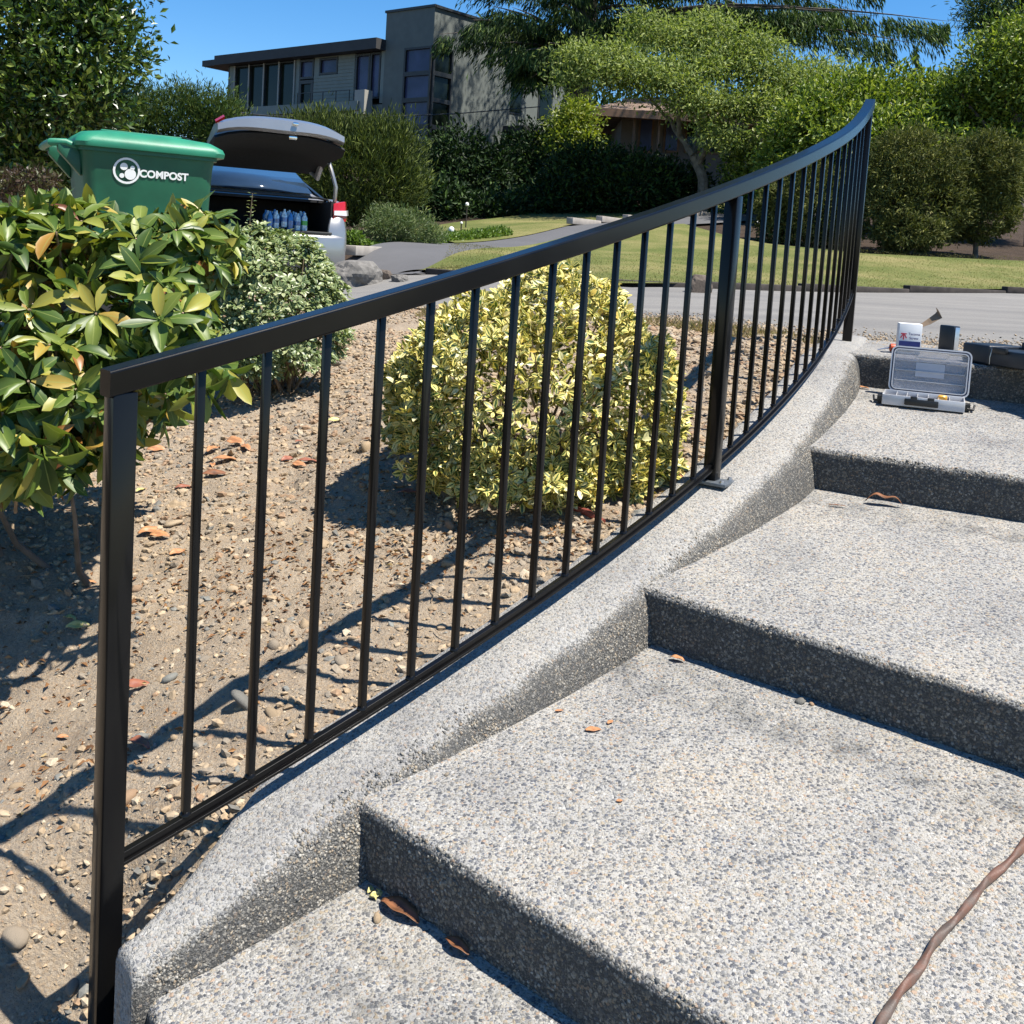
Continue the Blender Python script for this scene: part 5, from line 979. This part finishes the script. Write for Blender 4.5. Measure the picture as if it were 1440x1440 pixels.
for lb, px, py, y, h_, r_ in (('white globe garden light on a tall stake beyond the driveway', 655, 318, 20, .45, .055), ('small white garden light nearest the ground cover end', 648, 329, 18.5, .16, .035), ('squat white garden marker in the bright ground cover', 634, 336, 16.5, .14, .07), ('white sprinkler head on the lawn seen between far balusters', 1065, 321, 19, .22, .05)):
    p = at(px, py, y); g = G(p.x, p.y); t = thing('garden_light', lb, 'garden light', (p.x, p.y, g), 0, 'white garden lights and markers'); h_ = max(h_, p.z-g); r_ *= .7; mb = MB(); mb.tube([(0, 0, -.05), (0, 0, h_)], .012, 8); mb.build('stake', M['edge'], t); mb = MB(); mb.lathe([(.3*r_, 0), (r_*.9, r_*.4), (r_, r_), (r_*.8, r_*1.6), (.2*r_, r_*2)], (0, 0, h_), 14); mb.build('globe', M['lampwhite'], t)
p = at(604, 328, 17.5); tag(MB().tube([(p.x, p.y, G(p.x, p.y)), (p.x, p.y, p.z+.1)], .03, 8).build('marker_post', M['edge']), 'short dark post beside the pale driveway shrub', 'post')

# crumbs of dry leaf litter under and between the near shrubs
n = 2600; q = np.array([(-.55, 2.6, .45, .4), (.05, 2.62, .5, .16), (-1.2, 2.4, .6, .5), (-.25, 3.2, .5, .5), (.45, 2.95, .2, .3), (-.9, 1.9, .5, .3)]); b = q[RNG.choice(6, n, p=[.30, .22, .2, .14, .06, .08])]; x = b[:, 0]+RNG.normal(size=n)*b[:, 2]*.5; y = b[:, 1]+RNG.normal(size=n)*b[:, 3]*.5; r_ = np.hypot(x-AC[0], y-AC[1])-AR; k = r_ < -.12; x, y = x[k], y[k]; n = len(x)
M['litter'] = leafmat('leaf_litter', [(0, (.10, .05, .025)), (.5, (.20, .10, .045)), (.85, (.30, .17, .08)), (1, (.36, .28, .14))], .7, .1, .2)
V, F, L = cloud(np.stack([x, y, soilz(x, y)+.003], 1), np.stack([RNG.normal(size=n), RNG.normal(size=n), RNG.normal(size=n)*.12], 1), RNG.uniform(.006, .024, n), leaf_template('far', .45, .3, .15)); tag(link('leaf_litter', fastmesh('leaf_litter', V, F, L, M['litter'])), 'brown crumbs of dry leaf litter beneath the shrubs', 'leaf litter', kind='stuff')

# ------------------------------------------------------------------ THINGS ON THE STEPS
def tread(px, py, k):
    (p0, d0, z0), (p1, d1, z1) = NOSE[k], NOSE[k+1]; d0 = uvec(d0); zb = z1-.125 if k < 4 else z1
    a = Vector((p0[0], p0[1], z0)); b = Vector((p0[0]+d0[0], p0[1]+d0[1], z0)); c = Vector((p1[0], p1[1], zb)); n_ = (b-a).cross(c-a).normalized(); d = ray(px, py); return d*((a.dot(n_))/d.dot(n_))
YAW = math.radians(-22.5)
def clearplastic():
    m, n, b = mat('clear_plastic'); b.inputs['Base Color'].default_value = (.55, .56, .60, 1); b.inputs['Roughness'].default_value = .15; t = N(n, 'ShaderNodeBsdfTransparent'); t.inputs[0].default_value = (.93, .93, .95, 1)
    ms = N(n, 'ShaderNodeMixShader', i_Fac=.34); n.links.new(t.outputs[0], ms.inputs[1]); n.links.new(b.outputs[0], ms.inputs[2]); n.links.new(ms.outputs[0], n.nodes['Material Output'].inputs[0]); return m
M['clear'] = clearplastic(); M['milky'] = plain('milky_plastic', (.50, .50, .51), .25, var=.05, coat=.4); M['gasket'] = plain('dark_blue_gasket', (.03, .035, .075), .5); M['latch'] = plain('black_latch', (.012, .012, .012), .4)
M['paper'] = plain('white_paper_label', (.45, .46, .50), .7, var=.04); M['carton'] = plain('white_carton', (.68, .69, .70), .6, var=.03); M['navy'] = plain('navy_print', (.02, .03, .16), .5); M['redprint'] = plain('red_print', (.42, .02, .05), .5); M['kraft'] = plain('kraft_card', (.20, .14, .09), .8, var=.15, scale=60)
M['orange'] = plain('orange_plastic', (.50, .07, .02), .4); M['casedark'] = plain('blue_black_case', (.012, .017, .024), .38, var=.2, scale=20, bump=.3, bscale=500); M['amber'] = plain('amber_cap', (.62, .32, .04), .4); M['fitting'] = plain('small_fittings', (.22, .17, .12), .5, var=.6, scale=120)
p = tread(1311, 577, 3); org = thing('parts_organizer', 'clear plastic parts organizer lying open on the step below the street', 'organizer', (p.x, p.y+.085, p.z+.004), YAW)
bw, bd, bh = .265, .165, .036
mb = MB(); mb.box((0, 0, .004), (bw, bd, .006)); 
for s in (-1, 1): mb.box((s*bw/2, 0, bh/2), (.004, bd, bh)); mb.box((0, s*bd/2, bh/2), (bw, .004, bh))
mb.build('tray', M['milky'], org, bevel=.0012)
for x in (-.09, -.055, -.02, .015, .05, .085): mb = MB(); mb.box((x, 0, .018), (.002, bd-.006, .028)); mb.build('divider', M['milky'], org)
for i in range(46):
    x, y = random.uniform(-.12, .125), random.uniform(-.07, .07); mb = MB(); mb.box((x, y, .012+random.random()*.008), (.008, .006, .01), rotz(random.random()*3)); mb.build('fitting', M['fitting' if i % 3 else 'steel'], org) if i < 22 else None
mb = MB(); mb.lathe([(.014, .02), (.016, .024), (.016, .036), (.012, .04)], (.062, .03, 0), 14); mb.build('amber_cap', M['amber'], org)
mb = MB(); mb.box((-.005, -bd/2-.007, .018), (.11, .012, .022)); mb.box((-.03, -bd/2-.005, .032), (.022, .012, .012)); mb.box((.025, -bd/2-.005, .032), (.022, .012, .012)); mb.build('latch', M['latch'], org, bevel=.002)
for s in (-1, 1):
    mb = MB(); mb.box((s*(bw/2+.010), -.02, .014), (.02, .06, .02)); mb.tube([(s*(bw/2+.01), -.05, .01), (s*(bw/2+.03), -.045, .008), (s*(bw/2+.034), -.015, .02)], .004, 6); mb.build('latch', M['latch'], org, bevel=.0)
LM = Matrix.Translation((.012, bd/2+.006, bh-.005)) @ Matrix.Rotation(math.radians(-9), 4, 'X')       # lid plane: local x across, z up
lw, lh = .272, .168
def rring(hw, hh, r, y, n=5):
    out = []
    for sx, sz, a0 in ((1, 1, 0), (-1, 1, 90), (-1, -1, 180), (1, -1, 270)):
        for k in range(n): a = math.radians(a0+90*k/(n-1)); out.append((sx*(hw-r)+r*math.cos(a), y, lh/2+sz*(hh-r)+r*math.sin(a)))
    return out
def ringmesh(name, m, o_, i_, y0, y1, parent):
    mb = MB(); mb.sweep([rring(*o_, y0), rring(*o_, y1), rring(*i_, y1), rring(*i_, y0), rring(*o_, y0)], True, False, False); o = mb.build(name, m, parent); o.matrix_local = LM; return o
mb = MB(); mb.sweep([rring(lw/2-.012, lh/2-.012, .016, .012), rring(lw/2-.012, lh/2-.012, .016, .014)], True, True); lidp = mb.build('lid', M['clear'], org); lidp.matrix_local = LM
def lidpart(name, m, fn):
    mb = MB(); fn(mb); o = mb.build(name, m, lidp); return o
for nm, m_, o_, i_, y0, y1 in (('lid_rim', 'milky', (lw/2, lh/2, .022), (lw/2-.005, lh/2-.005, .018), -.006, .014), ('gasket', 'gasket', (lw/2-.005, lh/2-.005, .018), (lw/2-.009, lh/2-.009, .016), -.004, .0), ('inner_rim', 'milky', (lw/2-.0095, lh/2-.0095, .016), (lw/2-.013, lh/2-.013, .013), -.008, .012)):
    mb = MB(); mb.sweep([rring(*o_, y0), rring(*o_, y1), rring(*i_, y1), rring(*i_, y0), rring(*o_, y0)], True, False, False); mb.build(nm, M[m_], lidp)
for z in (.045, .082): lidpart('lid_rib', M['milky'], lambda mb: mb.box((0, .008, z), (lw-.035, .005, .0018)))
lidpart('lid_rib', M['milky'], lambda mb: mb.tube([(-.118, .008, .118), (.118, .008, .118)], .0012, 5)); lidpart('lid_rib', M['milky'], lambda mb: mb.tube([(-.118, .008, .15), (-.06, .008, .15), (-.048, .008, .132), (.05, .008, .132), (.062, .008, .15), (.118, .008, .15)], .0016, 5))
lidpart('paper_label', M['paper'], lambda mb: mb.box((.0, .0105, .088), (.098, .001, .052)))

p = tread(1284, 500, 4); bx = thing('small_carton', 'small white carton with red emblem on the top step behind the open organizer', 'box', (p.x, p.y+.06, p.z+.002), YAW*.55)
cw, cdp, ch = .084, .06, .118
mb = MB(); mb.box((0, 0, ch/2), (cw, cdp, ch)); mb.build('carton_body', M['carton'], bx, bevel=.0015)
mb = MB(); mb.box((.0, -cdp/2-.0006, .040), (cw-.006, .0008, .020)); mb.build('blue_band', M['navy'], bx)
FM = Matrix.Translation((0, -cdp/2-.0008, 0)) @ Matrix.Rotation(math.pi/2, 4, 'X')
textmesh('carton_lettering', 'Tacoma', .0135, M['navy'], bx, FM @ Matrix.Translation((.014, .078, 0)), .0003, .0002); textmesh('carton_lettering', 'Screw', .0135, M['navy'], bx, FM @ Matrix.Translation((.014, .062, 0)), .0003, .0002)
mb = MB(); 
for x, w_, z in ((-.024, .006, .0), ): 
    mb.box((-.024, 0, .066), (.0045, .0008, .022)); mb.box((-.031, 0, .068), (.004, .0008, .016), Matrix.Rotation(.5, 3, 'Y')); mb.box((-.017, 0, .068), (.004, .0008, .016), Matrix.Rotation(-.5, 3, 'Y')); mb.box((-.024, .0001, .078), (.021, .0008, .0045))
em = mb.build('red_emblem', M['redprint'], bx); em.location = (0, -cdp/2-.0009, 0)
mb = MB(); rings = []
for t, (x, z, hw) in enumerate(((cw/2, ch-.004, .010), (cw/2+.022, ch+.010, .016), (cw/2+.052, ch+.034, .020), (cw/2+.060, ch+.042, .024), (cw/2+.050, ch+.062, .012))): rings.append([(x+hw*.35, -.01-hw*.5, z-hw*.5), (x-hw*.35, -.01+hw*.5, z+hw*.5), (x-hw*.35+.0008, -.01+hw*.5, z+hw*.5+.0012), (x+hw*.35+.0008, -.01-hw*.5, z-hw*.5+.0012)])
mb.sweep(rings, True, True); mb.build('carton_flap', M['kraft'], bx)
# long dark tool case and the small upright box
p = tread(1352, 508, 4); q = tread(1440, 522, 4); ang = math.atan2(q.y-p.y, q.x-p.x)
tcs = thing('tool_case', 'long blue black tool case lying open at the right end of the top step', 'tool case', (p.x, p.y, p.z+.001), ang)
mb = MB(); mb.box((.055, .09, .036), (.125, .17, .07)); mb.build('case_end', M['casedark'], tcs, bevel=.008, seg=3)
mb = MB(); mb.box((.36, .085, .031), (.47, .16, .058)); mb.build('case_tray', M['casedark'], tcs, bevel=.006, seg=3)
mb = MB(); mb.box((.36, .17, .045), (.48, .03, .085)); mb.build('case_lid', M['casedark'], tcs, bevel=.006, seg=3)
for x in (.16, .30, .44): mb = MB(); mb.box((x+.01, .0, .058), (.06, .014, .022)); mb.build('case_latch', M['latch'], tcs, bevel=.003)
mb = MB(); mb.tube([(.13, .005, .06), (.13, -.003, .03), (.128, .0, .004)], .0015, 6); mb.build('metal_trim', M['steel'], tcs)
p = tread(1347, 497, 4); sb_ = thing('small_black_box', 'small black box standing on edge behind the open organizer lid', 'box', (p.x, p.y+.10, p.z), ang)
mb = MB(); mb.box((0, 0, .055), (.078, .035, .105)); mb.build('box_shell', M['casedark'], sb_, bevel=.004); mb = MB(); mb.box((.042, 0, .055), (.003, .024, .095)); mb.build('side_strip', M['steel'], sb_, bevel=.002)
p = tread(1262, 496, 4); dr = thing('orange_collared_tool', 'black hand tool with orange collar lying at the edge of the top step', 'tool', (p.x, p.y+.03, p.z+.016), math.radians(-8))
Ry = Matrix.Rotation(math.pi/2, 3, 'Y'); mb = MB(); mb.lathe([(.008, .0), (.014, .006), (.015, .05), (.013, .085), (.006, .095)], (.0, 0, 0), 14, Ry); mb.build('grip', M['latch'], dr); mb = MB(); mb.lathe([(.009, -.022), (.0155, -.018), (.0165, -.008), (.0155, .002), (.010, .004)], (0, 0, 0), 14, Ry); mb.build('collar', M['orange'], dr); mb = MB(); mb.tube([(-.02, 0, 0), (-.066, 0, -.012)], .0028, 8); mb.build('shank', M['steel'], dr)

# twisted cable on the big lower step
cps = [(1500, 1080), (1462, 1150), (1440, 1192), (1420, 1216), (1385, 1248), (1352, 1290), (1318, 1326), (1290, 1372), (1265, 1402), (1240, 1442), (1215, 1490), (1190, 1550)]
pts = [tread(px, py, 1)+Vector((0, 0, .007)) for px, py in cps]
def catmull(P, n=14):
    out = []
    for i in range(len(P)-1):
        a, b, c, d = P[max(i-1, 0)], P[i], P[i+1], P[min(i+2, len(P)-1)]
        for t in np.linspace(0, 1, n, endpoint=False): out.append(.5*((2*b)+(c-a)*t+(2*a-5*b+4*c-d)*t*t+(3*b-a-3*c+d)*t**3))
    return out+[P[-1]]
cl = catmull(pts); rings = []; ph = 0; prev = cl[0]
for i, c in enumerate(cl):
    t = (cl[min(i+1, len(cl)-1)]-cl[max(i-1, 0)]).normalized(); ph += (c-prev).length*2*math.pi/.095; prev = c; s = t.cross(Vector((0, 0, 1))).normalized(); u = s.cross(t); ring = []
    for k in range(14):
        a = 2*math.pi*k/14; r = .0056*(1+.17*math.cos(2*(a-ph*.5))+.05*math.sin(ph*1.7+a*3)); ring.append(c+(s*math.cos(a)+u*math.sin(a))*r)
    rings.append(ring)
def rust():
    m, n, b = mat('rusty_cord'); tc = N(n, 'ShaderNodeTexCoord'); a = N(n, 'ShaderNodeTexNoise', i_Scale=16.0, i_Detail=6, i_Roughness=.7); n.links.new(tc.outputs['Object'], a.inputs['Vector']); r = ramp(n, [(.32, (.06, .05, .045)), (.46, (.085, .06, .047)), (.60, (.125, .06, .04)), (.74, (.075, .062, .055))]); n.links.new(a.outputs[0], r.inputs[0]); n.links.new(r.outputs[0], b.inputs['Base Color']); b.inputs['Roughness'].default_value = .55
    c = N(n, 'ShaderNodeTexNoise', i_Scale=300.0, i_Detail=4); n.links.new(tc.outputs['Object'], c.inputs['Vector']); bp = N(n, 'ShaderNodeBump', i_Strength=.5, i_Distance=.001); n.links.new(c.outputs[0], bp.inputs['Height']); n.links.new(bp.outputs[0], b.inputs['Normal']); return m
M['rust'] = rust()
mb = MB(); mb.sweep(rings, True, True, True); tag(mb.build('twisted_cord', M['rust']), 'reddish brown twisted cord lying across the lowest wide step', 'cord')

# ------------------------------------------------------------------ FALLEN LEAVES
def dry(name, c1, c2):
    m, n, b = mat(name); u, v, f = rnd_socket(n); tc = N(n, 'ShaderNodeTexCoord'); nz = N(n, 'ShaderNodeTexNoise', i_Scale=3.0, i_Detail=5); n.links.new(tc.outputs['Generated'], nz.inputs['Vector']); r = ramp(n, [(.35, c1), (.65, c2)]); n.links.new(nz.outputs[0], r.inputs[0]); n.links.new(r.outputs[0], b.inputs['Base Color']); b.inputs['Roughness'].default_value = .5; return m
M['dry_orange'] = dry('dry_orange_leaf', (.30, .13, .055), (.44, .22, .10)); M['dry_brown'] = dry('dry_brown_leaf', (.09, .04, .02), (.24, .10, .045)); M['dry_yellow'] = dry('withered_yellow_leaf', (.42, .34, .10), (.50, .46, .20)); M['dry_red'] = dry('dry_red_leaf', (.20, .065, .04), (.28, .11, .06))
def fallen(label, p, length, yaw, m, curl=.3, fold=.3, width=.34, twist=.3, tilt=0.0, group='fallen dry leaves', lift=.003, cat='leaf'):
    n = 14; V = []; F = []
    for i in range(n+1):
        t = i/n; wd = width*math.sin(math.pi*min(1, max(0, .04+.93*t)))**.8*length/2; tw = twist*math.sin(t*5)*.5; zc = curl*length*(.25-(t-.5)**2)*(1+.35*math.sin(t*9))
        for s in (-1, -.5, 0, .5, 1):
            x = s*wd; z = abs(s)**1.3*wd*fold+math.sin(t*14+s*2)*length*.008; V.append(((t-.5)*length, x*math.cos(tw)-z*math.sin(tw)*.4, zc+z+x*math.sin(tw)*.5))
    for i in range(n):
        for k in range(4): a = i*5+k; F.append((a, a+1, a+6, a+5))
    zmin = min(v[2] for v in V); V = [(x, y, z-zmin) for x, y, z in V]; mb = MB(); mb.add(V, F, True); o = mb.build('fallen_leaf', m); md = o.modifiers.new('thick', 'SOLIDIFY'); md.thickness = .0007
    o.location = (p.x, p.y, p.z+lift); o.rotation_euler = (tilt, 0, yaw); return tag(o, label, cat, group)
fallen('large curled orange brown leaf at the inner foot of the lowest visible riser', tread(562, 1284, 0), .085, math.radians(-38), M['dry_brown'], .22, .55, .36, group='dry leaves on the steps')
fallen('dark brown leaf in shadow next to the larger curled leaf on the lowest step', tread(643, 1333, 0), .052, math.radians(-44), M['dry_brown'], .15, .5, .40, group='dry leaves on the steps')
fallen('arched brown leaf at the foot of the third riser near the wall', tread(1243, 709, 2), .105, math.radians(-18), M['dry_brown'], .9, .25, .26, group='dry leaves on the steps')
fallen('orange leaf fragment alone in the middle of the wide lower step', tread(834, 1028, 1), .032, .2, M['dry_orange'], .1, .2, .55, group='dry leaves on the steps')
fallen('small orange leaf fragment just above the lone fragment on the wide step', tread(858, 1017, 1), .019, .9, M['dry_orange'], .1, .2, .5, group='dry leaves on the steps')
fallen('tiny orange fragment left of the fragments near the wall foot', tread(786, 1001, 1), .018, .3, M['dry_orange'], .1, .2, .4, group='dry leaves on the steps')
fallen('tiny orange leaf flake in the middle of the wide lower step', tread(871, 1128, 1), .012, .3, M['dry_orange'], .1, .2, .6, group='dry leaves on the steps')
fallen('small crumpled orange leaf at the foot of the second riser near the wall', tread(952, 929, 1), .035, -.5, M['dry_orange'], .5, .4, .45, group='dry leaves on the steps')
fallen('crumbled tan leaf at the foot of the top riser beside the wall', tread(1213, 547, 3), .05, -.5, M['dry_orange'], .3, .4, .4, group='dry leaves on the steps')
fallen('thin brown leaf scrap left of the arched leaf by the wall', tread(1178, 712, 2), .05, -.2, M['dry_brown'], .1, .2, .16, group='dry leaves on the steps')
for i, (px, py, l, a) in enumerate(((520, 1254, .018, 1.2), (527, 1262, .020, .4), (532, 1258, .018, 2.1), (524, 1266, .015, 2.6))): fallen(['topmost pale yellow petal in the corner of wall and lowest riser', 'pale yellow petal right of the topmost one in the step corner', 'rightmost pale yellow petal in the step corner', 'lowest pale yellow petal in the step corner above the curled leaf'][i], tread(px, py, 0), l, a, M['dry_yellow'], .8, .5, .5, tilt=.5, group='yellow petals in the step corner', cat='petal')
for lb, px, py, k, s, g_ in (('round grey pebble at the foot of the second riser', 1125, 989, 1, .0085, 'r'), ('smaller pale pebble right of the round one at the second riser', 1141, 992, 1, .006, 'r'), ('flat upright grey chip in the shadow of the second riser', 1215, 1012, 1, .006, 'c'), ('dark pebble beside the curled leaf on the lowest step', 530, 1293, 0, .007, 'd'), ('dark pebble alone on the wide step near the wall', 628, 1091, 1, .006, 'e')):
    p = tread(px, py, k); V, F, L = pebbles(np.zeros((1, 3)), np.array([1.0]), .7, None, True); o = link('pebble', fastmesh('pebble', V, F, L*0+(.5 if g_ in 'de' else .45), M['stone'], True)); o.location = (p.x, p.y, p.z+s*.5); o.scale = (s,)*3; tag(o, lb, 'pebble')
GL = [('pair of crossed orange leaves in the sun right of the near post', 212, 755, .062, .6, 'dry_orange', .4), ('orange leaf lying under the pair right of the near post', 224, 762, .05, -.1, 'dry_orange', .3), ('small pointed orange leaf between near post and first baluster', 249, 783, .042, .9, 'dry_orange', .3), ('long orange leaf right of the first baluster', 316, 655, .075, .05, 'dry_orange', .3), ('flat brown leaf lowest of the group beside the first baluster', 302, 676, .07, .1, 'dry_brown', .2),
      ('curled orange leaf topmost of the group right of the first baluster', 330, 636, .07, -.4, 'dry_orange', .6), ('orange leaf leaning on the group behind the second baluster', 345, 640, .055, -.9, 'dry_orange', .5), ('short orange leaf left in the group by the first baluster', 300, 640, .06, 1.2, 'dry_orange', .5), ('orange leaf scrap low in the group by the first baluster', 298, 660, .04, 1.9, 'dry_orange', .3),
      ('red orange leaf between the second and third balusters', 404, 648, .045, .9, 'dry_red', .4), ('orange leaf right of the red one between two balusters', 420, 655, .045, -.3, 'dry_orange', .4), ('thin red leaf stalk pointing right between two balusters', 432, 650, .06, 0, 'dry_red', .2), ('small red leaf flake above the leaves between two balusters', 421, 618, .03, .8, 'dry_red', .2),
      ('small orange leaf left of the near post on the soil', 124, 825, .035, .2, 'dry_orange', .3), ('red brown curled twig leaf behind the near post', 192, 968, .06, .1, 'dry_red', .4), ('orange leaf sliver in the gravel left of the near post', 88, 1040, .02, .2, 'dry_orange', .3), ('reddish leaf curl by the front foot of the near post', 195, 1050, .05, -.5, 'dry_red', .5), ('pink brown leaf in the shade under the rhododendron', 258, 690, .045, .3, 'dry_red', .4),
      ('pale yellow leaf in the shade under the rhododendron', 198, 690, .035, 1.2, 'dry_yellow', .4), ('brown leaf in the shadow edge under the rhododendron', 220, 632, .06, .1, 'dry_orange', .4), ('pale dry leaf at the left edge of the gravel', 110, 890, .05, .2, 'dry_yellow', .3), ('withered yellow leaf on the left gravel below the shrub', 98, 876, .035, -.4, 'dry_yellow', .5), ('yellow leaf on the gravel behind the third baluster', 470, 597, .04, .3, 'dry_yellow', .3), ('brown leaf under the left edge of the yellow shrub', 575, 700, .06, 0, 'dry_red', .3), ('orange leaf at the right foot of the yellow shrub', 955, 675, .05, .4, 'dry_orange', .4)]
for lb, px, py, l, a, m_, cu_ in GL:
    p = onG(px, py); p.z = float(soilz(np.array([p.x]), np.array([p.y]))[0]); fallen(lb, p, l*1.2, a, M[m_], cu_, .40, .42, .5, random.uniform(-.1, .55), 'fallen leaves on the soil', .006)
# reddish stick at the foot of the yellow shrub
a = onG(800, 724); b = onG(848, 742); tag(MB().tube([a+Vector((0, 0, .015)), a.lerp(b, .5)+Vector((0, 0, .022)), b+Vector((0, 0, .012))], [.009, .010, .008], 8).build('red_stick', plain('red_brown_stick', (.20, .045, .03), .6, var=.3, scale=50)), 'short reddish brown stick at the foot of the yellow shrub', 'stick')
# fine dead twigs on the soil
tw = MB()
for i in range(90):
    ang = math.radians(random.uniform(-52, -26)); r_ = AR-random.uniform(.14, 1.6); x, y = AC[0]+r_*math.cos(ang), AC[1]+r_*math.sin(ang); l = random.uniform(.03, .14); a = random.random()*6.28; P = []
    for t in (0, .33, .66, 1): xx, yy = x+math.cos(a+t*.6)*l*t, y+math.sin(a+t*.6)*l*t; P.append((xx, yy, float(soilz(np.array([xx]), np.array([yy]))[0])+.004+random.random()*.006))
    tw.tube(P, [.0012, .0011, .0009, .0006], 4)
tag(tw.build('twig_litter', M['twig']), 'fine dead twigs littering the dry soil', 'twigs', kind='stuff')
